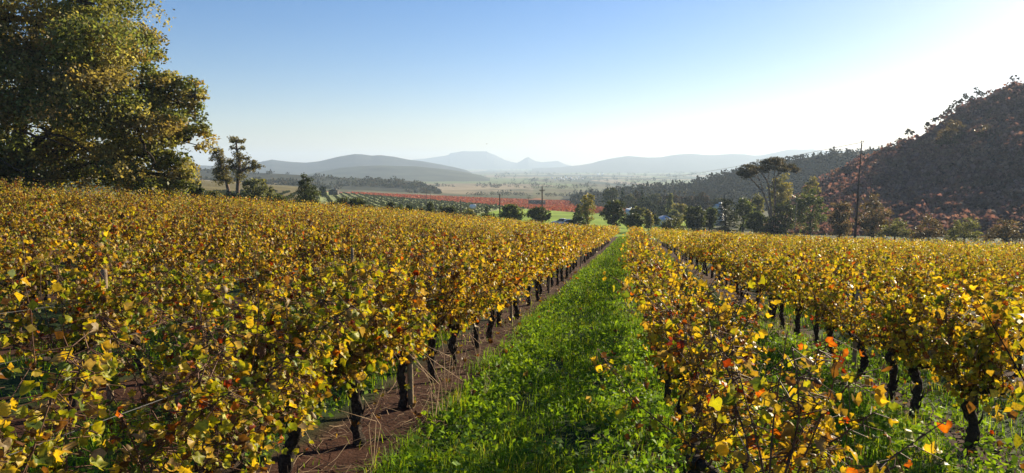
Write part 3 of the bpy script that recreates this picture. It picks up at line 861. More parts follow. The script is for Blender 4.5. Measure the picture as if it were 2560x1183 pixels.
# --- gum trees beside the oak
def gum(path_px, L, Y, label, seed, pal, nleaf):
    r = np.random.default_rng(seed)
    path = [pix(a, b, Y) for a, b in path_px]
    base = ground_at(path_px[0][0], Y)
    path[0] = base - np.array([0, 0, 0.3])
    lobes = px_lobes(L, Y, r, 0.8)
    return build_tree('gum_tree', base, lobes, label, 'gum trees beside the oak', pal, leaf=0.19, nleaf=int(nleaf*0.75), trunk_r=0.24, seed=seed, bark=M_GUMBARK,
                      trunk_path=path, clumps=11, shell=0.5, flat=0.95, up=0.1, aspect=0.45, clump_r=0.5, limb_r=0.36)
GUMP = [(0.085, 0.08, 0.035), (0.11, 0.095, 0.04), (0.065, 0.065, 0.028), (0.13, 0.11, 0.05)]
gum([(594, 500), (594, 470), (597, 430), (598, 400), (592, 375), (590, 352)],
    [(578, 348, 13, 7), (594, 352, 14, 8), (606, 352, 8, 8), (581, 370, 8, 7), (603, 371, 10, 7), (590, 388, 13, 9), (612, 395, 14, 7), (626, 402, 9, 8), (601, 408, 16, 13), (585, 420, 14, 12), (641, 412, 14, 9), (612, 424, 12, 9), (630, 422, 10, 6),
     (600, 440, 14, 14), (650, 418, 9, 6), (578, 405, 10, 9)], 86, 'tallest gum tree with a tufted open top, right of the oak', 31, GUMP, 5200)
gum([(578, 500), (572, 480), (566, 455), (556, 430), (548, 400), (538, 380)],
    [(535, 370, 11, 9), (545, 382, 12, 10), (540, 400, 14, 12), (556, 396, 14, 14), (566, 410, 14, 15), (548, 420, 16, 14), (538, 430, 12, 11), (560, 436, 20, 15), (572, 448, 16, 12), (552, 452, 16, 9), (530, 385, 6, 8)],
    88, 'shorter leafier gum tree leaning left, next to the tallest gum', 32, GUMP, 5200)

# --- umbrella pine
def umbrella_pine():
    r = np.random.default_rng(61)
    Y = 160.0
    base = ground_at(1926, Y)
    L = []
    for x, y, a, b in [(1862, 428, 18, 9), (1850, 436, 9, 6), (1880, 419, 20, 10), (1900, 411, 22, 11), (1922, 406, 22, 11), (1944, 404, 20, 11), (1962, 410, 18, 10), (1978, 418, 15, 8), (1988, 424, 8, 6), (1935, 399, 14, 6),
                       (1885, 432, 16, 6), (1905, 424, 18, 7), (1930, 420, 18, 6), (1955, 424, 14, 6), (1866, 440, 10, 6)]:
        L.append((x, y, a, b))
    lobes = px_lobes(L, Y, r, 1.1)
    lobes = [(x, y + r.uniform(-2.5, 2.5) * (0.4 + 0.6 * (1 - abs(l[0] - 1920) / 75)), z, a, b, c) for (x, y, z, a, b, c), l in zip(lobes, L)]
    pal = [(0.055, 0.044, 0.022), (0.044, 0.04, 0.018), (0.068, 0.05, 0.025), (0.038, 0.036, 0.016)]
    t = thing('umbrella_pine', base, 'tall umbrella pine with a wide flat crown on forking bare limbs', 'tree')
    stems = [[(1932, 585), (1926, 548), (1918, 510), (1908, 482), (1890, 460), (1876, 446), (1862, 436)],
             [(1908, 482), (1904, 462), (1897, 445), (1890, 432)], [(1897, 447), (1884, 440), (1868, 436)],
             [(1932, 585), (1928, 530), (1925, 500), (1922, 470), (1918, 452), (1908, 438), (1896, 424)],
             [(1922, 470), (1930, 462), (1934, 448), (1937, 430), (1938, 415)], [(1918, 452), (1922, 440), (1922, 420)],
             [(1937, 585), (1937, 530), (1937, 490), (1938, 450), (1942, 440), (1956, 428), (1972, 420)], [(1940, 445), (1946, 434), (1950, 415)], [(1956, 428), (1966, 424), (1984, 424)]]
    w0 = [0.27, 0.15, 0.12, 0.27, 0.16, 0.12, 0.24, 0.14, 0.11]
    for k, (pts, w) in enumerate(zip(stems, w0)):
        P = np.array([pix(a, b, Y + [0, 1.5, -1, -2, -1, 2, 1.0, 2, 0.5][k] * (i / len(pts))) for i, (a, b) in enumerate(pts)])
        if k in (0, 3, 6): P[0] = base + np.array([[-.3, 0, .3][[0, 3, 6].index(k)], 0, -0.4])
        mb = MB().tube(P - base, np.linspace(w, w * 0.4, len(P)), 7)
        link('trunk' if k in (0, 3, 6) else 'limb', mb.mesh('limb', M_GUMBARK, True, False), t)
    LC, CC = [], []
    for L_ in lobes:
        c, rad = np.array(L_[:3]), np.array(L_[3:])
        nc = 12
        cc = c + unit(r.normal(size=(nc, 3))) * rad * r.uniform(0.3, 1, (nc, 1))
        G = unit(r.normal(size=(nc, 60, 3))) * r.uniform(0, 1, (nc, 60, 1)) ** 0.5
        LC.append((cc[:, None] + G * np.array([0.95, 0.95, 0.45])).reshape(-1, 3))
        tone = np.array(pal)[r.integers(0, 4, nc)] * r.uniform(0.75, 1.25, (nc, 1))
        CC.append((tone[:, None] * r.uniform(0.7, 1.3, (nc, 60, 1))).reshape(-1, 3))
    V, F = leaf_cards(np.concatenate(LC) - base, 0.3, r, 0.6, 0.5, 0.2)
    link('crown', mesh_np('crown', V, F, None, np.repeat(np.concatenate(CC), 4, 0), M_TREE), t)
umbrella_pine()

# --- spruce with a bent leader
def spruce():
    r = np.random.default_rng(62)
    Y = 150.0
    base = ground_at(1816, Y)
    top = pix(1811, 486, Y)
    t = thing('spruce', base, 'dark tiered spruce with a bent bare leader, right of the white gabled house', 'tree')
    H = top[2] - base[2]
    P = [base - np.array([0, 0, .4]), base * 0.5 + top * 0.5, pix(1811, 500, Y), pix(1811, 490, Y), pix(1813, 486, Y), pix(1816, 485, Y)]
    link('trunk', MB().tube(np.array(P) - base, [0.25, 0.15, 0.07, 0.05, 0.04, 0.03], 7).mesh('trunk', M_BARK, True, False), t)
    C, lm = [], MB()
    for q in np.linspace(0.06, 0.86, 16):
        z = H * q
        R = (1 - q) ** 0.75 * 2.9 + 0.25
        for a in r.uniform(0, 6.283, 8):
            tip = np.array([math.cos(a) * R, math.sin(a) * R, z - 0.16 * R + 0.1])
            lm.tube([(0, 0, z), tip * np.array([.6, .6, 1]) + np.array([0, 0, 0.08 * R]), tip], [0.04, 0.025, 0.012], 4, cap=False)
            for s in np.linspace(0.3, 1, 5):
                C.append(np.array([0, 0, z]) * (1 - s) + tip * s + r.normal(0, 0.16, (8, 3)) * np.array([1, 1, 0.6]))
    C = np.concatenate(C)
    link('limb', lm.mesh('limb', M_BARK, True, False), t)
    V, F = leaf_cards(C, 0.27, r, 0.4, 0.5, 0.1)
    c = np.array(DARKS)[r.integers(0, 4, len(C))] * r.uniform(0.7, 1.3, (len(C), 1))
    link('crown', mesh_np('crown', V, F, None, np.repeat(c, 4, 0), M_TREE), t)
spruce()

# --- palms over the tree belt
def palm(px, ytop, Y, label, seed):
    r = np.random.default_rng(seed)
    base = ground_at(px, Y)
    top = pix(px, ytop + 5, Y)
    t = thing('palm_tree', base, label, 'palm', 'fan palms over the tree belt')
    mid = (base + top) / 2 + np.array([0.15, 0, 0])
    link('trunk', MB().tube(np.array([base - [0, 0, .3], mid, top]) - base, [0.24, 0.19, 0.18], 6).mesh('trunk', M_GUMBARK, True, False), t)
    C, T = [], MB()
    for k in range(30):
        a, el = r.uniform(0, 6.283), r.uniform(-0.7, 1.2)
        d = np.array([math.cos(a) * math.cos(el), math.sin(a) * math.cos(el), math.sin(el)])
        s = np.cross(d, [0, 0, 1]); s /= np.linalg.norm(s) + 1e-6
        o = top - base
        V = [o, o + d * 0.55 + s * 0.2, o + d * 1.05 - np.array([0, 0, .15]), o + d * 0.55 - s * 0.2]
        T.add(V, [(0, 1, 2, 3)], None, np.array([0.13, 0.12, 0.05]) * r.uniform(0.6, 1.3))
    link('crown', T.mesh('crown', M_FAR), t)
for k, (a, b, l) in enumerate([(1662, 473, 'leftmost fan palm rising above the tree belt'), (1687, 473, 'tallest fan palm of the middle pair above the tree belt'), (1699, 476, 'shorter fan palm of the middle pair above the tree belt'),
                            (1711, 478, 'fan palm just right of the middle pair'), (1735, 479, 'rightmost fan palm, beside the bronze domed tree')]):
    palm(a, b, 330, l, 90 + k)

# --- trees along the skyline of the steep hill
RIDGE = [(2250, 345, 24, 20, 'third tree up the skyline ridge, first above the leaning pole'), (2270, 322, 16, 22, 'forked tree on the lower skyline of the steep hill'), (2282, 326, 12, 16, 'small tree touching the forked skyline tree'), (2318, 305, 14, 16, 'lone round tree on the skyline between the forked tree and the copse'),
         (2338, 292, 20, 20, 'first tree of the skyline copse, lowest on the slope'), (2352, 286, 14, 14, 'low tree second in the skyline copse'), (2368, 273, 24, 22, 'dense tree third in the skyline copse'), (2380, 262, 16, 20, 'slim tree fourth in the skyline copse'), (2390, 250, 22, 24, 'wide topped tree fifth in the skyline copse'),
         (2404, 246, 14, 20, 'narrow tree sixth in the skyline copse'), (2414, 232, 12, 24, 'thin stemmed tree with a tiny flat top in the skyline copse'), (2426, 238, 18, 20, 'round tree eighth in the skyline copse'), (2443, 218, 16, 30, 'tallest thin tree near the top of the skyline copse'), (2456, 228, 22, 18, 'low spreading tree at the upper end of the skyline copse'),
         (2535, 186, 26, 34, 'lone tall tree at the top of the hill near the right edge'), (2490, 224, 20, 12, 'low tree between the copse and the lone hilltop tree'), (2216, 374, 18, 16, 'second tree up the skyline ridge above the leaning pole'), (2188, 378, 16, 18, 'lowest tree on the skyline ridge just above the leaning pole')]
def ridge_trees():
    hs = np.array(HILL_SKY, float)
    for k, (px, yt, w, h, label) in enumerate(RIDGE):
        r = np.random.default_rng(700 + k)
        Y = float(np.interp(px, [1925, 4300], [235, 291]))
        base = pix(px, np.interp(px, hs[:, 0], hs[:, 1]) + 2, Y)
        yb = np.interp(px, hs[:, 0], hs[:, 1])
        L = [(px + r.normal() * 2, yt + h * 0.16, w * 0.34, h * 0.14), (px - w * 0.26, yt + h * 0.36, w * 0.28, h * 0.12), (px + w * 0.26, yt + h * 0.3, w * 0.26, h * 0.12), (px + r.normal() * 3, yt + h * 0.55, w * 0.3, h * 0.12)]
        build_tree('ridge_tree', base, px_lobes(L, Y, r, 0.9), label, 'trees along the hill skyline', [(0.05, 0.045, 0.022), (0.07, 0.06, 0.03), (0.04, 0.04, 0.02)], leaf=0.42, nleaf=340, trunk_r=0.14, seed=700 + k, clumps=5, twigs=False, mat=M_FAR)
ridge_trees()

# ------------------------------------------------------------------ GRAPEVINES
# eight colours of autumn leaf x eight shapes
LEAFCOL = dict(lime=((0.34, 0.36, 0.025), (0.38, 0.32, 0.025)), green=((0.11, 0.17, 0.022), (0.17, 0.18, 0.025)), yellow=((0.60, 0.44, 0.04), (0.52, 0.36, 0.035)),
               gold=((0.44, 0.305, 0.05), (0.32, 0.18, 0.03)), orange=((0.48, 0.16, 0.014), (0.34, 0.06, 0.01)), red=((0.30, 0.045, 0.012), (0.16, 0.02, 0.01)),
               brown=((0.20, 0.10, 0.035), (0.13, 0.055, 0.02)), tan=((0.42, 0.31, 0.15), (0.34, 0.22, 0.09)))
CNAMES = list(LEAFCOL)
ANG = np.radians([0, 28, 55, 85, 118, 150, 180, 210, 242, 275, 305, 332])
RAD = np.array([1.0, .80, .95, .74, .82, .68, .26, .68, .82, .74, .95, .80])

def vine_leaf(r, color, rings=True):
    """lobed leaf, petiole at the origin, tip towards +y, about 1 unit wide; dry ones curl up"""
    rad = RAD * r.uniform(0.8, 1.14, 12)
    rim = np.stack([np.sin(ANG) * rad * 0.52, np.cos(ANG) * rad * 0.55 + 0.42, np.zeros(12)], 1)
    cen = np.array([[0, 0.40, 0.0]])
    mid = cen + (rim - cen) * 0.55
    P = np.concatenate([cen, mid, rim]) if rings else np.concatenate([cen, rim])
    curl = {'brown': 1.5, 'tan': 1.3, 'red': 0.9, 'orange': 0.7}.get(color, 0.75) * r.uniform(0.5, 1.4)
    x, y = P[:, 0].copy(), P[:, 1] - 0.4
    d2 = x * x + y * y
    z = curl * (abs(x) * r.uniform(0.2, 0.9) + 1.1 * d2 * r.choice([-1, 1, 1])) - 0.25 * y * r.uniform(-0.5, 1.2) + 0.14 * np.sin(9 * x + r.uniform(0, 6)) * np.cos(8 * y + r.uniform(0, 6))
    P[:, 0] = x * (1 - 0.25 * min(1.5, curl) * (d2 / 0.3))
    P[:, 2] = z
    c0, c1 = np.array(LEAFCOL[color][0]), np.array(LEAFCOL[color][1])
    tone = r.uniform(0.8, 1.35)
    n = len(P)
    edge = np.concatenate([[0], np.full(12, 0.3), np.full(12, 1.0)]) if rings else np.concatenate([[0], np.full(12, 0.9)])
    e = np.clip(edge * r.uniform(0.5, 1.0) + r.normal(0, 0.28, n), 0, 1)[:, None]
    C = (c0 * (1 - e) + c1 * e) * tone * r.uniform(0.85, 1.15, (n, 1))
    return P, C

T_FAN, Q_RING = [], []
k12 = np.arange(12)
T_FAN = np.stack([np.zeros(12, int), 1 + k12, 1 + (k12 + 1) % 12], 1)[:, [0, 2, 1]]
Q_RING = np.stack([1 + k12, 13 + k12, 13 + (k12 + 1) % 12, 1 + (k12 + 1) % 12], 1)[:, ::-1]
lr = np.random.default_rng(42)
NSH = 8
HI = [vine_leaf(lr, c, True) for c in CNAMES for _ in range(NSH)]
LO = [vine_leaf(lr, c, False) for c in CNAMES for _ in range(NSH)]
HI_V, HI_C = np.stack([h[0] for h in HI]), np.stack([h[1] for h in HI])
LO_V, LO_C = np.stack([h[0] for h in LO]), np.stack([h[1] for h in LO])
LEAF_ME = [mesh_np('leaf', v, Q_RING, T_FAN, c, M_VINE, True) for v, c in HI]

MIXES = dict(near=[.36, .17, .19, .065, .03, .012, .085, .12], path=[.17, .07, .32, .16, .05, .02, .13, .10], mid=[.18, .10, .32, .18, .05, .03, .09, .06],
             field=[.17, .10, .25, .14, .035, .02, .19, .12], right=[.28, .10, .32, .12, .04, .015, .09, .035])

def leaf_frames(n, r, out):
    """rotation matrices: the leaf blade faces outwards and up, the tip hangs"""
    N = unit(r.normal(size=(n, 3)) * 0.75 + out * 0.75 + np.array([0, 0, 0.45]))
    Yd = r.normal(size=(n, 3)) * 0.6 + np.array([0, 0, -0.9]) + out * 0.3
    Yd = unit(Yd - N * np.sum(Yd * N, 1, keepdims=True))
    Xd = np.cross(Yd, N)
    return np.stack([Xd, Yd, N], 2)

def gen_vine(r, nleaf, mix, spread=1.0, top=1.0, stalk=3, hang=0.07):
    """one vine in its own frame: x across the row, y along it; returns trunk, arms, canes and the leaves"""
    j = r.normal(0, 0.024, (7, 2))
    zz = np.array([-0.12, 0.02, 0.14, 0.27, 0.40, 0.50, 0.58])
    path = np.column_stack([np.cumsum(j[:, 0]), np.cumsum(j[:, 1]), zz])
    path[:, :2] -= path[1, :2]
    rr = np.array([0.062, 0.052, 0.046, 0.044, 0.047, 0.058, 0.046]) * r.uniform(0.72, 1.02) * r.uniform(0.9, 1.12, 7)
    tq = np.linspace(0, 6, 19)
    fine = np.column_stack([np.interp(tq, np.arange(7), path[:, q]) for q in range(3)])
    trunk = MB().tube(fine, np.interp(tq, np.arange(7), rr) * r.uniform(0.82, 1.2, 19), 9)
    bark = trunk.V[0]
    bark[:, :2] += r.normal(0, 0.0065, (len(bark), 2))            # shaggy, peeling bark
    for q in range(5):
        a0 = r.uniform(0, 6.283); z0 = r.uniform(0.05, 0.45)
        rad0 = 0.055
        o0 = np.array([np.interp(z0, zz, path[:, 0]), np.interp(z0, zz, path[:, 1]), z0])
        e0 = np.array([math.cos(a0), math.sin(a0), 0])
        trunk.tube([o0 + e0 * rad0 * 0.7, o0 + e0 * rad0 * 1.15 + np.array([0, 0, 0.05]), o0 + e0 * rad0 * 1.3 + np.array([0, 0, 0.12])], [0.012, 0.009, 0.003], 4)
    head = path[-1]
    arms, starts = [], []
    for s in (-1, 1):
        L = r.uniform(0.38, 0.6)
        t = np.linspace(0, 1, 7)
        P = np.column_stack([head[0] + np.cumsum(r.normal(0, 0.02, 7)), head[1] + s * L * t, head[2] - 0.03 + 0.12 * t ** 0.7 + np.cumsum(r.normal(0, 0.012, 7))])
        P[0] = head - np.array([0, 0, 0.02])
        arms.append(MB().tube(P, np.linspace(0.042, 0.02, 7) * r.uniform(0.85, 1.2, 7), 6))
        for k in range(5):
            starts.append(P[min(6, 1 + k + (k > 3))] + r.normal(0, 0.012, 3))
    starts.append(head)
    canes = MB()
    pos, out = [], []
    nc = len(starts)
    per = int(nleaf / nc)
    for q in starts:
        L = r.uniform(0.66, 1.16) * top
        lean = np.array([spread * r.normal(0, 0.36), r.normal(0, 0.18), 1.0])
        t = np.linspace(0, 1, 7)
        P = q + np.outer(t * L, unit(lean)) + np.outer(t ** 2 * L, np.array([r.normal(0, 0.22), r.normal(0, 0.14), -r.uniform(0, 0.18)])) + np.cumsum(r.normal(0, 0.012, (7, 3)), 0)
        canes.tube(P, np.linspace(0.0065, 0.0025, 7), 4, cap=False)
        for m in range(2):                                       # side shoots
            b0 = P[r.integers(1, 6)]
            sd = unit(np.array([r.normal(0, 1), r.normal(0, 1), r.normal(0.3, 0.5)]))
            canes.tube([b0, b0 + sd * 0.12, b0 + sd * 0.24 + np.array([0, 0, r.normal(0.02, 0.03)])], [0.004, 0.003, 0.0018], 3, cap=False)
        a = np.clip(r.uniform(-0.05, 1.02, per) ** 0.85, 0, 1)
        B = np.stack([np.interp(a, t, P[:, k]) for k in range(3)], 1)
        o = unit(np.column_stack([r.normal(0, 1.2, per), r.normal(0, 0.7, per), r.normal(0, 0.4, per)]))
        d = r.uniform(0.03, 0.15, (per, 1)) * np.where(a[:, None] < 0.5, 1.25, 0.9)
        tip = B + o * d + np.array([0, 0, -0.02])
        pos.append(tip); out.append(unit(o * np.array([1, 0.6, 0.5]) + np.column_stack([np.sign(tip[:, 0]) * 0.5, np.zeros(per), np.zeros(per)])))
        for m in range(0, per, stalk):                               # leaf stalks
            canes.tube([B[m], tip[m]], [0.0028, 0.002], 3, cap=False)
    for _ in range(int(r.integers(0, 4))):                       # whips standing clear of the rest
        q = starts[r.integers(0, nc)]
        t = np.linspace(0, 1, 6)
        canes.tube(q + np.outer(t * 1.08 * top, unit(np.array([r.normal(0, .3), r.normal(0, .3), 1]))) + np.cumsum(r.normal(0, 0.015, (6, 3)), 0), np.linspace(0.006, 0.002, 6), 4, cap=False)
    pos, out = np.concatenate(pos), np.concatenate(out)
    pos[:, 2] -= np.where(r.uniform(size=len(pos)) < hang, r.uniform(0.05, 0.4, len(pos)), 0)   # hanging shoots
    keep = pos[:, 2] > (0.30 if hang > 0.1 else 0.38) + 0.12 * r.uniform(size=len(pos))
    pos, out = pos[keep], out[keep]
    n = len(pos)
    R = leaf_frames(n, r, out)
    size = 0.036 + 0.064 * r.uniform(0, 1, n) ** 1.5
    ci = r.choice(8, n, p=np.array(mix) / sum(mix))
    idx = ci * NSH + r.integers(0, NSH, n)
    return dict(trunk=trunk, arms=arms, canes=canes, pos=pos, R=R, size=size, idx=idx)

def bake(pos, R, size, idx, VV, CC, tris, quads, name):
    m = VV.shape[1]
    V = np.einsum('nij,nmj->nmi', R * size[:, None, None], VV[idx]) + pos[:, None, :]
    C = CC[idx]
    off = (np.arange(len(pos)) * m)[:, None, None]
    T = (tris[None] + off).reshape(-1, 3)
    F = (quads[None] + off).reshape(-1, 4) if quads is not None else None
    return mesh_np(name, V.reshape(-1, 3), F, T, C.reshape(-1, 3), M_VINE, True)

VINE_GAP = 1.2
def all_vines():
    r = np.random.default_rng(8)
    out = []
    for k in range(-27, 31):
        u = ROW0 + k * ROWGAP
        v = np.arange(-6 if abs(k) < 3 else -14, 135, VINE_GAP) + r.uniform(0, VINE_GAP)
        if k == 0: v = np.arange(0.75, 135, VINE_GAP)
        if k == -1: v = np.arange(8.25 - 9 * VINE_GAP, 135, VINE_GAP)
        v = v + r.normal(0, 0.07, len(v))
        uu = u + r.normal(0, 0.05, len(v))
        x, y = xy(uu, v)
        out.append(np.column_stack([x, y, np.full(len(v), k), v]))
    A = np.concatenate(out)
    z = field_z(A[:, 0], A[:, 1])
    px, py, d = to_px(A[:, 0], A[:, 1], z + 1.1)
    near_ok = np.hypot(A[:, 0], A[:, 1]) > 0.75
    infield = A[:, 1] < edge_d(np.where(d > 1, px, 1280))
    m = near_ok & infield & ((r.uniform(size=len(A)) > 0.03) | (np.hypot(A[:, 0], A[:, 1]) < 9))
    return A[m], z[m], px[m], py[m], d[m]

ORD = ['first', 'second', 'third', 'fourth', 'fifth', 'sixth', 'seventh', 'eighth', 'ninth', 'tenth', 'eleventh', 'twelfth', 'thirteenth', 'fourteenth', 'fifteenth', 'sixteenth', 'seventeenth',
       'eighteenth', 'nineteenth', 'twentieth'] + ['twenty-' + q for q in ['first', 'second', 'third', 'fourth', 'fifth', 'sixth', 'seventh', 'eighth', 'ninth']] + ['thirtieth'] + ['thirty-' + q for q in ['first', 'second', 'third', 'fourth', 'fifth', 'sixth', 'seventh', 'eighth', 'ninth']] + ['fortieth']

def row_phrase(k):
    if k == -1: return 'the row along the left of the grass strip'
    if k == 0: return 'the row right of the grass strip'
    if k == 1: return 'the second row right of the grass strip'
    if k < -1: return 'the %s row left of the grass strip' % ORD[-k - 1]
    return 'the %s row right of the grass strip' % ORD[k]

def build_vines():
    A, Z, px, py, d = all_vines()
    dist = np.hypot(A[:, 0], A[:, 1])
    vis = (d > 0.7) & (px > -60) & (px < 2640) & (py < 1330)
    pxw = np.where(vis, dist, 1e9)
    order = np.argsort(pxw)[:300]
    chosen = np.zeros(len(A), bool); chosen[order] = True
    chosen &= vis
    rank = {i: n for n, i in enumerate(order)}
    r = np.random.default_rng(99)
    # shared variants for the vines further off
    variants = {}
    for mixn in ('field', 'path', 'mid', 'right', 'near'):
        for q in range(7):
            g = gen_vine(r, 760 if mixn != 'mid' else 400, MIXES[mixn], top=0.9 if mixn == 'mid' else 1.0)
            fol = bake(g['pos'], g['R'], g['size'] * 1.1, g['idx'], LO_V, LO_C, T_FAN, None, 'foliage')
            variants[(mixn, q)] = (g['trunk'].mesh('trunk', M_BARK, True, False), [a.mesh('arm', M_BARK, True, False) for a in g['arms']], g['canes'].mesh('cane_growth', M_CANE, True, False), fol)
    counts = {}
    for i in sorted(np.where(chosen)[0], key=lambda q: A[q, 3]):
        k = int(A[i, 2])
        counts[k] = counts.get(k, 0) + 1
        nth = counts[k]
        D = dist[i]
        mixn = 'mid' if k == 0 else 'right' if k > 0 else 'path' if (k == -1 and D > 7) else 'near' if D < 10 else 'field'
        phr = row_phrase(k)
        if k in (-1, 0, 1):
            tone = {-1: 'golden grapevine', 0: 'sparse grapevine', 1: 'backlit grapevine'}[k]
            label = '%s, %s from the front in %s' % (tone, ORD[nth - 1], phr.replace('along the ', ''))
            grp = 'grapevines of ' + phr
        else:
            label = 'yellow brown grapevine in %s' % phr
            grp = 'grapevines of ' + phr
        t = thing('grapevine', (A[i, 0], A[i, 1], Z[i]), label, 'grapevine', grp, -TH + (math.pi if r.uniform() < 0.5 else 0))
        s = r.uniform(0.92, 1.1) if abs(A[i, 2] + .5) < 1 else r.uniform(0.86, 1.12)
        t.scale = (1, 1, s)
        if D < 13:
            nl = 1400 if (abs(k) == 1 and D < 8) else 1000
            if k == 0: nl = 520
            if k == -2 and D < 9.5: nl = 960
            g = gen_vine(r, nl, MIXES[mixn], stalk=1 if D < 9 else 3, hang=0.28 if (k < 0 and D < 5) else 0.07, spread=1.6 if (k == 0 and D < 5) else 1.0 if k == 0 else 1.45 if k < 0 else 1.2, top=0.80 if (k == 0 and D < 4) else 0.88 if k == 0 else 1.0)
            link('trunk', g['trunk'].mesh('trunk', M_BARK, True, False), t)
            for a in g['arms']:
                link('arm', a.mesh('arm', M_BARK, True, False), t)
            tag(link('cane_growth', g['canes'].mesh('cane_growth', M_CANE, True, False), t), kind='stuff')
            if D < 4.5: g['size'] *= 0.85
            # the leaves that show largest are parts; the rest of the foliage is one part
            n = len(g['pos'])
            ang = t.rotation_euler.z
            cr, sr = math.cos(ang), math.sin(ang)
            wx = g['pos'][:, 0] * cr - g['pos'][:, 1] * sr + A[i, 0]
            wy = g['pos'][:, 0] * sr + g['pos'][:, 1] * cr + A[i, 1]
            score = -np.hypot(wx, wy) + g['pos'][:, 2] * 0.9 + g['size'] * 3
            kmax = int(np.clip(n * 0.75 if D < 6 else n * 0.4 if D < 9 else n * 0.14 if D < 13 else n * 0.08, 0, 290))
            o = np.argsort(-score)
            top_, rest = o[:kmax], o[kmax:]
            for q in top_:
                lf = bpy.data.objects.new('leaf', LEAF_ME[g['idx'][q]])
                S.collection.objects.link(lf)
                lf.parent = t
                M = Matrix(g['R'][q].tolist())
                lf.location = g['pos'][q]
                lf.rotation_mode = 'QUATERNION'
                lf.rotation_quaternion = M.to_quaternion()
                lf.scale = (g['size'][q],) * 3
            if len(rest):
                hi = D < 8
                me = bake(g['pos'][rest], g['R'][rest], g['size'][rest], g['idx'][rest], HI_V if hi else LO_V, HI_C if hi else LO_C, T_FAN, Q_RING if hi else None, 'foliage')
                tag(link('foliage', me, t), kind='stuff')
        else:
            tr, ar, ca, fo = variants[(mixn, int(r.integers(0, 7)))]
            link('trunk', tr, t)
            for a in ar: link('arm', a, t)
            tag(link('cane_growth', ca, t), kind='stuff')
            tag(link('foliage', fo, t), kind='stuff')
    # ---- the rest of the vineyard in one mass
    m = ~chosen & (d > -3) & (px > -500 - 4000 / np.maximum(dist, 2)) & ((px < 3300) | (dist < 24)) & (A[:, 3] > -8) & (dist < 140)
    m &= ~(dist < 6.5)
    B, BZ, BD = A[m], Z[m], dist[m]
    n = len(B)
    per = np.where(BD < 30, 170, np.where(BD < 55, 190, 140)).astype(int)
    rep = np.repeat(np.arange(n), per)
    tot = len(rep)
    vh = r.uniform(0.8, 1.12, n)
    hz = r.uniform(0, 1, tot) ** 0.75
    uu = r.normal(0, 0.24, tot) * (0.8 + 0.5 * hz)
    vv = r.uniform(-0.68, 0.68, tot)
    zz = 0.45 + vh[rep] * hz * (1.0 + 0.22 * np.sin(vv * 9 + rep)) + np.abs(r.normal(0, 0.07, tot))
    x = B[rep, 0] + uu * ct + vv * st
    y = B[rep, 1] - uu * st + vv * ct
    C = np.stack([x, y, BZ[rep] + zz], 1)
    size = np.where(BD[rep] < 55, 0.088, 0.105)
    V, F = leaf_cards(C, size, r, 0.3, 0.85, 0.3, 0.5)
    mixf = np.array(MIXES['field']); mixr = np.array(MIXES['right'])
    ci = np.where(B[rep, 2] > 0, r.choice(8, tot, p=mixr / mixr.sum()), r.choice(8, tot, p=mixf / mixf.sum()))
    base = np.array([(np.array(LEAFCOL[c][0]) * 0.7 + np.array(LEAFCOL[c][1]) * 0.3) for c in CNAMES])
    blk = vnoise(B[rep, 0], B[rep, 1], 9, 51, 2)[:, None]
    col = base[ci] * r.uniform(0.72, 1.35, (tot, 1)) * (0.7 + 0.6 * blk) * r.uniform(0.82, 1.15, n)[rep][:, None]
    tag(link('vineyard_foliage', mesh_np('vineyard_foliage', V, F, None, np.repeat(col, 4, 0), M_VINE)), kind='stuff')
    # trunks of that mass where they can show
    mb = MB()
    sel = np.where((BD < 75))[0]
    for q in sel:
        b = np.array([B[q, 0], B[q, 1], BZ[q]])
        mb.tube([b - [0, 0, .1], b + [r.normal(0, .03), r.normal(0, .03), .3], b + [0, 0, .62]], [0.05, 0.042, 0.05], 4, cap=False)
        for s in range(4):
            p1 = b + np.array([r.normal(0, .12), r.normal(0, .3), r.uniform(1.2, 1.75)])
            mb.tube([b + [0, 0, .55], p1], [0.009, 0.005], 3, cap=False)
    tag(link('vineyard_trunks', mb.mesh('vineyard_trunks', M_BARK, True, False)), kind='stuff')
    print('VINES', int(chosen.sum()), 'mass', n, 'cards', tot, 'objs', len(S.objects))
build_vines()

# ------------------------------------------------------------------ GRASS, WEEDS, LITTER
def strip_points(r, n, u0, u1, v0, v1):
    u = r.uniform(u0, u1, n); v = r.uniform(v0, v1, n)
    return u, v

def blades(C, L, W, r, lean=0.5):
    n = len(C)
    a = r.uniform(0, 6.283, n)
    d = np.stack([np.cos(a), np.sin(a), np.zeros(n)], 1)
    s = np.stack([-np.sin(a), np.cos(a), np.zeros(n)], 1)
    k = (r.uniform(0.1, 1.0, n) * lean)[:, None]
    L, W = L[:, None], W[:, None]
    up = np.array([0, 0, 1.0])
    p1 = C + up * L * 0.55 + d * L * 0.22 * k
    p2 = C + up * L * (1.0 - 0.35 * k) + d * L * 0.85 * k
    V = np.stack([C - s * W * .5, C + s * W * .5, p1 + s * W * .42, p1 - s * W * .42, p2], 1)
    b = np.arange(n) * 5
    F = np.stack([b, b + 1, b + 2, b + 3], 1)
    T = np.stack([b + 3, b + 2, b + 4], 1)
    return V.reshape(-1, 3), F, T

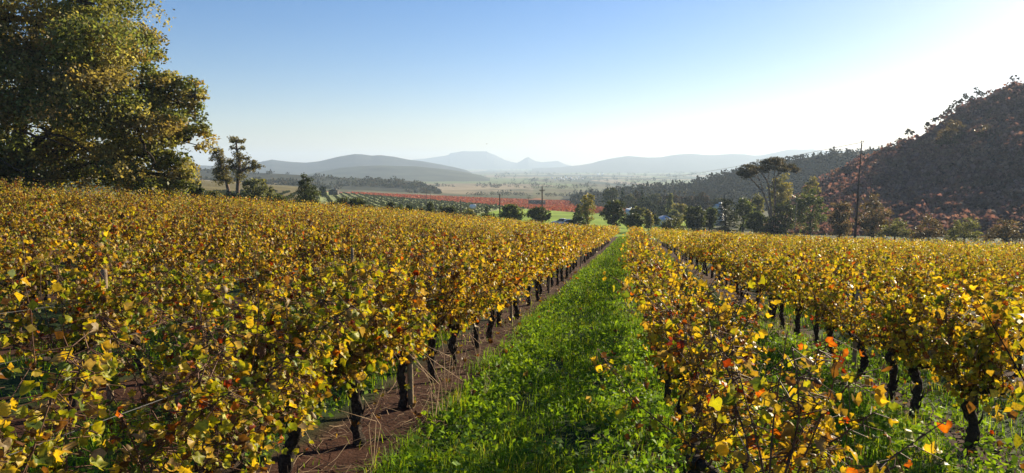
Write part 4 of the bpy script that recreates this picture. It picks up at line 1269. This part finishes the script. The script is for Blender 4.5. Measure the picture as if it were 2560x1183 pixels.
GR = np.array([(0.19, 0.34, 0.016), (0.13, 0.28, 0.016), (0.27, 0.42, 0.02), (0.08, 0.18, 0.018), (0.34, 0.40, 0.03)])
def build_grass():
    r = np.random.default_rng(14)
    V, F, T, C = [], [], [], []
    n0 = 0
    zones = [(-1.88, 0.75, 2.5, 8.5, 1900, 0.20, 0.0055), (-2.0, 0.75, 8.5, 18, 1000, 0.19, 0.008), (-1.95, 0.7, 18, 45, 320, 0.18, 0.016), (-1.85, 0.7, 45, 118, 80, 0.2, 0.035),
             (0.5, 2.95, 1.6, 9, 1900, 0.23, 0.006), (0.6, 2.75, 9, 20, 800, 0.2, 0.008), (0.7, 2.5, 20, 60, 160, 0.2, 0.018), (3.5, 5.3, 2, 22, 420, 0.22, 0.009),
             (-4.5, -2.75, 2.5, 12, 700, 0.22, 0.008), (-4.4, -2.8, 12, 30, 160, 0.2, 0.012), (-7.2, -5.4, 3, 16, 300, 0.22, 0.01), (0.0, 0.9, 0.8, 2.5, 500, 0.18, 0.005), (2.6, 3.9, 2, 20, 300, 0.13, 0.007), (-2.7, -1.85, 3, 20, 70, 0.12, 0.006)]
    for (u0, u1, v0, v1, den, hgt, wid) in zones:
        n = int((u1 - u0) * (v1 - v0) * den)
        u, v = strip_points(r, n, u0, u1, v0, v1)
        x, y = xy(u, v)
        patch = vnoise(x, y, 0.55, 33, 3)
        e = np.minimum(u - u0, u1 - u) / 0.25 + 0.35
        keep = r.uniform(size=n) < np.clip((patch - 0.30) * 3.2, 0.06, 1) * np.clip(e, 0.1, 1)
        u, v, x, y, patch = u[keep], v[keep], x[keep], y[keep], patch[keep]
        n = len(u)
        z = field_z(x, y) - 0.015
        L = hgt * r.uniform(0.3, 1.2, n) * (0.55 + 0.9 * patch)
        W = wid * r.uniform(0.7, 1.4, n)
        v_, f_, t_ = blades(np.stack([x, y, z], 1), L, W, r, 1.25)
        tone = vnoise(x, y, 0.3, 71, 2)
        c = GR[np.clip((tone * 6.2 - 0.6 + r.normal(0, .6, n)).astype(int), 0, 4)] * r.uniform(0.7, 1.3, (n, 1))
        dry = r.uniform(size=n) < 0.03
        c[dry] = np.array([0.32, 0.26, 0.11])
        V.append(v_); F.append(f_ + n0); T.append(t_ + n0); C.append(np.repeat(c, 5, 0)); n0 += len(v_)
    tag(link('grass', mesh_np('grass', np.concatenate(V), np.concatenate(F), np.concatenate(T), np.concatenate(C), M_GRASS)), kind='stuff')
    print('GRASS verts', n0)

def build_weeds():
    r = np.random.default_rng(15)
    cen, out = [], []
    spots = [(-1.8, -1.15, 3.2, 11, 320), (-0.3, 0.8, 2.6, 12, 520), (0.9, 2.8, 2.5, 12, 700), (2.2, 3.6, 3, 14, 420), (-1.85, -1.4, 11, 30, 300), (-4.6, -2.7, 3, 11, 160), (-1.7, 0.6, 3, 14, 700), (-1.7, 0.6, 14, 40, 700)]
    P, NN, SS = [], [], []
    for (u0, u1, v0, v1, n) in spots:
        u, v = strip_points(r, n, u0, u1, v0, v1)
        for a, b in zip(u, v):
            x, y = xy(a, b)
            z = float(field_z(x, y))
            m = r.integers(7, 15)
            ang = r.uniform(0, 6.283, m)
            rad = r.uniform(0.02, 0.12, m)
            P.append(np.stack([x + np.cos(ang) * rad, y + np.sin(ang) * rad, z + r.uniform(0.03, 0.16, m)], 1))
            SS.append(r.uniform(0.03, 0.08, m))
    P, SS = np.concatenate(P), np.concatenate(SS)
    V, F = leaf_cards(P, SS, r, 0.9, 0.55, 0.12)
    c = np.array([(0.15, 0.28, 0.03), (0.22, 0.36, 0.03), (0.10, 0.2, 0.03)])[r.integers(0, 3, len(P))] * r.uniform(0.7, 1.3, (len(P), 1))
    tag(link('weed_leaves', mesh_np('weed_leaves', V, F, None, np.repeat(c, 4, 0), M_GRASS)), kind='stuff')

def build_litter():
    r = np.random.default_rng(16)
    mb = MB()
    for (u0, u1, v0, v1, n) in [(-2.6, -1.55, 3, 16, 900), (2.4, 3.4, 3, 18, 420), (0.1, 0.8, 2, 8, 120), (-2.6, -1.7, 16, 40, 350), (-1.6, 0.3, 3, 12, 140)]:
        u, v = strip_points(r, n, u0, u1, v0, v1)
        x, y = xy(u, v)
        z = field_z(x, y)
        for a, b, c in zip(x, y, z):
            L = r.uniform(0.08, 0.42)
            an = r.uniform(0, 6.283)
            d = np.array([math.cos(an), math.sin(an), r.uniform(-0.03, 0.3)]) * L
            p = np.array([a, b, c + 0.02])
            mb.tube([p - d * .5 + [0, 0, abs(d[2]) * .5], p + [0, 0, r.uniform(0, .03)], p + d * .5 + [0, 0, abs(d[2]) * .5]], r.uniform(0.0012, 0.003), 3, cap=False)
    # tall dry stems by the left row
    for (u, v, h) in [(-1.75, 6.4, .85), (-1.7, 6.55, .8), (-1.95, 7.6, .9), (-1.6, 8.3, .6), (-1.9, 5.2, .7), (-2.0, 9.6, .6), (2.4, 5.2, .6), (2.6, 6.1, .5), (-1.65, 6.9, .75), (-1.5, 7.4, .5)]:
        x, y = xy(u, v); z = float(field_z(x, y))
        for _ in range(3):
            mb.tube([(x, y, z), (x + r.normal(0, .05), y + r.normal(0, .05), z + h * .5), (x + r.normal(0, .14), y + r.normal(0, .14), z + h * r.uniform(.7, 1))], [0.0035, 0.0028, 0.001], 3, cap=False)
    tag(link('dry_straw', mb.mesh('dry_straw', M_STRAW, False, False)), kind='stuff')
    n = 2000
    u = ROW0 + r.integers(-3, 3, n) * ROWGAP + r.normal(0, 0.6, n)
    v = r.uniform(2, 30, n) ** 1.0
    x, y = xy(u, v)
    pos = np.stack([x, y, field_z(x, y) + 0.03 + 0.09 * (np.abs(r.normal(0, 1, n)) > 1.2)], 1)
    N = unit(r.normal(size=(n, 3)) * 0.35 + np.array([0, 0, 1]))
    Yd = unit(np.cross(N, r.normal(size=(n, 3))))
    R = np.stack([np.cross(Yd, N), Yd, N], 2)
    ci = r.choice(8, n, p=[.02, 0, .08, .12, .08, .05, .5, .15])
    me = bake(pos, R, r.uniform(0.05, 0.11, n), ci * NSH + r.integers(0, NSH, n), LO_V, LO_C, T_FAN, None, 'fallen_leaves')
    tag(link('fallen_leaves', me), kind='stuff')
build_grass()
build_weeds()
build_litter()

# ------------------------------------------------------------------ POSTS AND WIRES OF THE NEAR ROWS
def trellis():
    r = np.random.default_rng(18)
    nth = {}
    for k, vs in ((-1, [0.75, 7.04, 13.3, 19.6, 25.9, 32.2]), (1, [5.0, 11.3, 17.6, 23.9, 30.2]), (-2, [6.2, 12.5, 18.8])):
        for v in vs:
            u = ROW0 + k * ROWGAP + 0.09
            x, y = xy(u, v)
            if to_px(x, y, -0.8)[0] < -80: continue
            z = float(field_z(x, y))
            nth[k] = nth.get(k, 0) + 1
            h = 1.12 if k == -1 else 1.3
            lean = r.normal(0, 0.03, 2)
            mb = MB().tube([(0, 0, -0.25), (lean[0] * .3, lean[1] * .3, h * .35), (lean[0] * .7, lean[1] * .7, h * .7), (lean[0], lean[1], h)], [0.031, 0.029, 0.028, 0.027], 9)
            o = link('trellis_post', mb.mesh('trellis_post', M_WOOD, True, False), None, (x, y, z))
            tag(o, 'wooden stake, %s from the front in %s' % (ORD[nth[k] - 1], row_phrase(k).replace('along the ', '')), 'post', 'wooden stakes in the vine rows')
    for k in (-2, -1, 0, 1):
        for hgt, wd in ((0.62, 'lower'), (1.02, 'upper')):
            v = np.arange(0.6, 60, 1.5)
            x, y = xy(np.full(len(v), ROW0 + k * ROWGAP + 0.05), v)
            z = field_z(x, y) + hgt + 0.01 * np.sin(v)
            o = link('trellis_wire', MB().tube(np.stack([x, y, z], 1), 0.0022, 4).mesh('trellis_wire', M_WIRE, True, False))
            tag(o, '%s thin steel trellis wire strung along %s' % (wd, row_phrase(k)), 'wire', 'trellis wires')
trellis()

# ------------------------------------------------------------------ POLES
def pole(name, px, ytop, Y, label, rad=0.13, arm=None, lean=0.0, group='utility poles', mat=None):
    base = ground_at(px - lean, Y)
    top = pix(px, ytop, Y)
    o = thing(name, base, label, 'pole', group)
    P = np.array([base - [0, 0, .5], base * .5 + top * .5, top]) - base
    link('shaft', MB().tube(P, [rad, rad * .88, rad * .75], 9).mesh('shaft', mat or M_POLE, True, False), o)
    h = top - base
    if arm:
        az = h[2] - arm[1]
        w = arm[0]
        link('crossarm', MB().box((h[0] * .95, -rad, az), (w, 0.1, 0.12)).mesh('crossarm', M_POLE, False, False), o)
        for sx in (-0.92, -0.5, 0.5, 0.92):
            mb = MB().tube([(h[0] * .95 + sx * w / 2, -rad, az + .06), (h[0] * .95 + sx * w / 2, -rad, az + .16), (h[0] * .95 + sx * w / 2, -rad, az + .18), (h[0] * .95 + sx * w / 2, -rad, az + .34)], [0.02, 0.02, 0.06, 0.045], 8)
            link('insulator', mb.mesh('insulator', M_CERAMIC, True, False), o)
        for sx in (-1, 1):
            link('brace', MB().tube([(h[0] * .9, -rad, az - .55), (h[0] * .95 + sx * w * .3, -rad, az - .05)], 0.025, 5).mesh('brace', M_POLE, True, False), o)
        link('top_pin', MB().tube([h, h + [0, 0, .25], h + [0, 0, .27], h + [0, 0, .5]], [.03, .03, .07, .04], 8).mesh('top_pin', M_CERAMIC, True, False), o)
    else:
        link('cap', MB().tube([h - [0, 0, .05], h + [0, 0, .05]], [rad * .85, rad * .8], 9).mesh('cap', M_WIRE, True, False), o)
    return o, top

_, tA = pole('utility_pole', 1355.5, 466, 150, 'dark wooden power pole with crossarm and insulators beside a round tree', 0.16, (1.15, 0.85))
_, tB = pole('utility_pole', 1249.5, 485, 142, 'dark plain wooden pole without crossarm left of a green tree', 0.15)
_, tC = pole('utility_pole', 1152, 499, 150, 'thin grey pole right of the broad dark thicket', 0.09)
_, tD = pole('utility_pole', 1066, 471, 300, 'thin far pole at the upper edge of the red vineyard', 0.12)
_, tE = pole('utility_pole', 1076, 485, 260, 'slim pole standing among the young green vine rows', 0.1)
_, tF = pole('utility_pole', 1088, 499, 220, 'short slim pole lowest on the young green vine rows', 0.09)
_, tG = pole('utility_pole', 1322, 491, 260, 'distant pole with small crossarm in front of the red vineyard', 0.1, (1.3, 0.5))
_, tH = pole('utility_pole', 1626, 523, 142, 'thin dark pole in the dip right of the grass strip end', 0.07)
_, tI = pole('utility_pole', 1992, 505, 128, 'slender pale pole at the foot of the hill', 0.09, lean=6, mat=M_WOOD)

def leaning_pole():
    Y = 84.0
    base = ground_at(2137, Y)
    top = pix(2155, 358, Y)
    o = thing('utility_pole', base, 'tall brown double pole leaning right against the shaded hillside', 'pole', 'utility poles')
    d = top - base
    for s, w in ((0.0, 0.085), (0.42, 0.06)):
        e = d + np.array([-0.1 * (s > 0), 0.05, -0.9 * (s > 0)])
        link('shaft', MB().tube([np.array([s * .4 - .02, 0, -.5]), e * .5 + [s * .35, 0, 0], e + [s * .1, 0, 0]], [w, w * .9, w * .75], 9).mesh('shaft', M_POLE, True, False), o)
    for q in (0.62, 0.9):
        c = d * q
        link('crossarm', MB().box((c[0] + .1, -.12, c[2]), (0.5, 0.07, 0.09)).mesh('crossarm', M_POLE, False, False), o)
    for q in (-.08, .12):
        link('insulator', MB().tube([d + [q, 0, -.05], d + [q, 0, .1], d + [q, 0, .12], d + [q, 0, .3]], [.02, .02, .06, .04], 8).mesh('insulator', M_CERAMIC, True, False), o)
    return top + np.array([0, 0, .1])
tJ = leaning_pole()

def wire(name, a, b, sag, label, rad=0.012):
    t = np.linspace(0, 1, 28)[:, None]
    P = np.array(a) * (1 - t) + np.array(b) * t
    P[:, 2] -= sag * 4 * (t * (1 - t))[:, 0]
    o = link(name, MB().tube(P, rad, 4).mesh(name, M_POLE, True, False))
    tag(o, label, 'wire', 'overhead wires')
wire('power_line', tJ, pix(1560, 449, 420), 1.5, 'overhead wire running down left from the tall leaning pole', 0.022)
wire('power_line', tJ + np.array([0, 0, -.4]), pix(2760, 352, 90), 0.5, 'overhead wire crossing the hillside right of the tall leaning pole', 0.012)
wire('power_line', tJ + np.array([0, 0, -1.0]), pix(2760, 330, 88), 0.5, 'lower overhead wire crossing the hillside right of the leaning pole', 0.012)
wire('power_line', tA + np.array([0, 0, -.55]), tG + np.array([0, 0, -.1]), 1.2, 'faint wire from the crossarm pole to the distant pole', 0.012)

# ------------------------------------------------------------------ BUILDINGS, CARS, TANK, BIRD
def house(px, Y, w, dep, hw, hr, rz, label, wallm=M_WHITE, roofm=M_ROOF, hip=False, lift=0.0):
    base = ground_at(px, Y)
    base[2] += lift
    o = thing('house', base, label, 'house', None, rz)
    link('wall', MB().box((0, 0, hw / 2 - .6), (w, dep, hw + 1.2)).mesh('wall', wallm, False, False), o)
    e = 0.35
    W, D = w / 2 + e, dep / 2 + e
    if hip:
        V = [(-W, -D, hw), (W, -D, hw), (W, D, hw), (-W, D, hw), (-w * .18, 0, hw + hr), (w * .18, 0, hw + hr)]
        F, T = [(0, 1, 5, 4), (2, 3, 4, 5)], [(1, 2, 5), (3, 0, 4)]
        V = [(a, b, c + 0.01) for a, b, c in V]
        link('roof', MB().add(V, F, T).mesh('roof', roofm, False, False), o)
    else:
        th = 0.14
        mb = MB()
        for s in (-1, 1):
            a = np.array([s * W, -D, hw - .1]); b = np.array([0, -D, hw + hr]); n = np.array([0, 0, th])
            c, d = a + [0, 2 * D, 0], b + [0, 2 * D, 0]
            mb.add([a, b, d, c, a + n, b + n, d + n, c + n], [(0, 3, 2, 1), (4, 5, 6, 7), (0, 1, 5, 4), (3, 7, 6, 2), (0, 4, 7, 3), (1, 2, 6, 5)])
        rf = link('roof', mb.mesh('roof', roofm, False, False), o)
        link('gable', MB().add([(-w / 2, -dep / 2 - .02, hw), (w / 2, -dep / 2 - .02, hw), (0, -dep / 2 - .02, hw + hr - .02), (-w / 2, dep / 2 + .02, hw), (w / 2, dep / 2 + .02, hw), (0, dep / 2 + .02, hw + hr - .02)], None, [(0, 1, 2), (3, 5, 4)]).mesh('gable', wallm, False, False), o)
        link('chimney', MB().box((w * .12, dep * .2, hw + hr * .95), (.6, .6, 1.1)).mesh('chimney', wallm, False, False), rf)
    for sx in (-.28, .28):
        f = link('window', MB().box((sx * w, -dep / 2 - .02, hw * .55), (w * .17, .1, hw * .36)).mesh('window', M_WHITE, False, False), o)
        link('pane', MB().box((sx * w, -dep / 2 - .06, hw * .55), (w * .14, .06, hw * .3)).mesh('pane', M_GLASS, False, False), f)
    link('door', MB().box((0, -dep / 2 - .03, hw * .36), (w * .13, .1, hw * .7)).mesh('door', M_OAKBARK, False, False), o)
    return o

def lift_for(px, py, Y, hh):
    return float(pix(px, py, Y)[2] - hh - ground_z(ts(px, 540)[0] * Y, Y))
house(1795, 178, 2.2, 3.0, 2.6, 1.3, math.radians(-35), 'white gabled house showing through the trees left of the spruce', lift=max(0, lift_for(1795, 511, 178, 3.9)))
house(1660, 186, 3.0, 2.6, 2.4, 0.9, math.radians(15), 'small white house with a pale blue hipped roof in the dip', hip=True, lift=max(0, lift_for(1658, 538, 182, 3.3)) - 0.7)
house(1580, 250, 2.4, 3.4, 2.6, 0.9, math.radians(60), 'house with a blue-white sheet roof above the round-headed tree', lift=max(0, lift_for(1580, 514, 250, 3.5)) - 1.1)
house(1342, 470, 10.0, 6.0, 1.8, 1.0, math.radians(8), 'low farm building with a clay roof at the top of the red vineyard', M_STONE, M_TILE, hip=True, lift=max(0, lift_for(1342, 496, 470, 2.8)))
house(836, 345, 4.0, 3.0, 0.8, 0.5, math.radians(-10), 'low stone shed beside the small round tree in the far field', M_STONE, M_STONE, lift=max(0, lift_for(836, 474, 345, 1.3)))

def far_houses():
    r = np.random.default_rng(44)
    spots = [(1396, 449), (1402, 447), (1408, 450), (1414, 446), (1420, 449), (1427, 447), (1433, 450), (1440, 448), (1447, 446), (1388, 451), (1494, 438), (1122, 447), (1016, 449), (1505, 437), (1456, 449), (1380, 448)]
    ys = np.exp(np.linspace(math.log(600), math.log(6000), 500))
    for k, (px, py) in enumerate(spots):
        t = ts(px, py)[0]
        pr = to_px(t * ys, ys, table_slope(t + 0 * ys, ys) * ys)[1]
        Y = float(ys[np.argmin(np.abs(pr - py))])
        base = ground_at(px, Y)
        s = Y / 1860 * 3.4
        o = thing('village_house', base, 'tiny white house of the far village in the hazy plain', 'house', 'white houses of the far village', r.uniform(0, 3))
        link('wall', MB().box((0, 0, s * .35), (s * 1.3, s, s * .9)).mesh('wall', M_WHITE, False, False), o)
        h = s * .81
        link('roof', MB().add([(-s * .7, -s * .55, h), (s * .7, -s * .55, h), (s * .7, s * .55, h), (-s * .7, s * .55, h), (-s * .7, 0, h + s * .4), (s * .7, 0, h + s * .4)], [(0, 1, 5, 4), (2, 3, 4, 5)], [(1, 2, 5), (3, 0, 4)]).mesh('roof', M_ROOF, False, False), o)
far_houses()

def car(px, Y, rz, label):
    base = ground_at(px, Y)
    o = thing('parked_car', base, label, 'car', 'cars parked by the meadow', rz)
    prof = [(-2.1, .35), (-2.12, .62), (-2.0, .84), (-1.55, .92), (1.0, .90), (1.85, .80), (2.1, .62), (2.1, .35)]
    cab = [(-1.6, .91), (-1.15, 1.38), (-.6, 1.47), (.2, 1.45), (1.0, .90)]
    def ext(pr, w0, w1):
        n = len(pr); mb = MB()
        V = [(x, -w0 if z < 1 else -w1, z) for x, z in pr] + [(x, w0 if z < 1 else w1, z) for x, z in pr]
        F = [(i, (i + 1) % n, n + (i + 1) % n, n + i) for i in range(n)]
        T = [(0, i + 1, i) for i in range(1, n - 1)] + [(n, n + i, n + i + 1) for i in range(1, n - 1)]
        return mb.add(V, F, T)
    link('body', ext(prof, .84, .84).mesh('body', M_CAR, False, False), o)
    cb = link('cabin', ext(cab, .78, .62).mesh('cabin', M_GLASS, False, False), o)
    link('roof_panel', ext([(-1.1, 1.40), (-.6, 1.50), (.2, 1.48), (.3, 1.42)], .6, .6).mesh('roof_panel', M_CAR, False, False), o)
    for sx in (-1.3, 1.3):
        for sy in (-.8, .8):
            a = np.linspace(0, 2 * math.pi, 15)[:-1]
            link('wheel', MB().tube([(sx, sy - .1, .32), (sx, sy - .09, .32), (sx, sy + .09, .32), (sx, sy + .1, .32)], [.25, .32, .32, .25], 14).mesh('wheel', M_RUBBER, True, False), o)
    for sy in (-.6, .6):
        link('headlight', MB().box((2.08, sy, .66), (.08, .34, .14)).mesh('headlight', M_WHITE, False, False), o)
car(1402, 168, math.radians(170), 'silver car parked on the meadow left of the poplar')
car(1420, 164, math.radians(196), 'second silver car, nearer the poplar and half hidden by vines')

def tank():
    Y = 300.0
    base = ground_at(1183, Y)
    base[2] += 0.0
    o = thing('water_tank', base, 'white rounded tank at the lower edge of the red vineyard', 'tank')
    h = 1.1
    P = [(-1.45, 0, h), (-1.4, 0, h), (-1.2, 0, h), (-.9, 0, h), (.95, 0, h), (1.2, 0, h)]
    link('body', MB().tube(P, [.3, .6, .85, .95, .95, .8], 16).mesh('body', M_WHITE, True, False), o)
    link('end_cap', MB().tube([(1.2, 0, h), (1.3, 0, h), (1.34, 0, h)], [.82, .8, .5], 16).mesh('end_cap', M_STONE, True, False), o)
    for sx in (-.8, .8):
        link('cradle', MB().box((sx, 0, .1), (.25, 1.5, .8)).mesh('cradle', M_POLE, False, False), o)
    link('hatch', MB().tube([(0, 0, h + .93), (0, 0, h + 1.08)], [.25, .22], 12).mesh('hatch', M_WIRE, True, False), o)
tank()

def mast():
    base = pix(1977, 375.5, 5600)
    o = thing('radio_mast', base, 'thin radio mast on the highest hump of the far mountains', 'mast')
    link('shaft', MB().tube([(0, 0, -4), (0, 0, 18)], [2.2, 0.8], 5).mesh('shaft', M_POLE, True, False), o)
    link('antenna', MB().tube([(0, 0, 17), (0, 0, 30)], [0.9, 0.4], 5).mesh('antenna', M_POLE, True, False), o)
mast()

def bird():
    c = pix(1217, 360, 150)
    o = thing('bird', c, 'small dark bird flying above the flat-topped mountain', 'bird', None, math.radians(30))
    o.scale = (0.6, 0.6, 0.6)
    b = MB().tube([(-.2, 0, .01), (-.1, 0, 0), (0, 0, 0), (.1, 0, .01), (.15, 0, .03), (.19, 0, .02)], [.012, .04, .05, .04, .03, .008], 8)
    b.add([(-.18, -.02, .01), (-.18, .02, .01), (-.3, .05, .01), (-.3, -.05, .01)], [(0, 1, 2, 3)])
    link('body', b.mesh('body', M_FEATHER, True, False), o)
    for s in (-1, 1):
        link('wing', MB().add([(.08, s * .03, .02), (-.07, s * .03, .02), (-.06, s * .2, .12), (.07, s * .2, .13), (-.05, s * .38, .07)], [(0, 1, 2, 3)], [(3, 2, 4)]).mesh('wing', M_FEATHER, False, False), o)
bird()
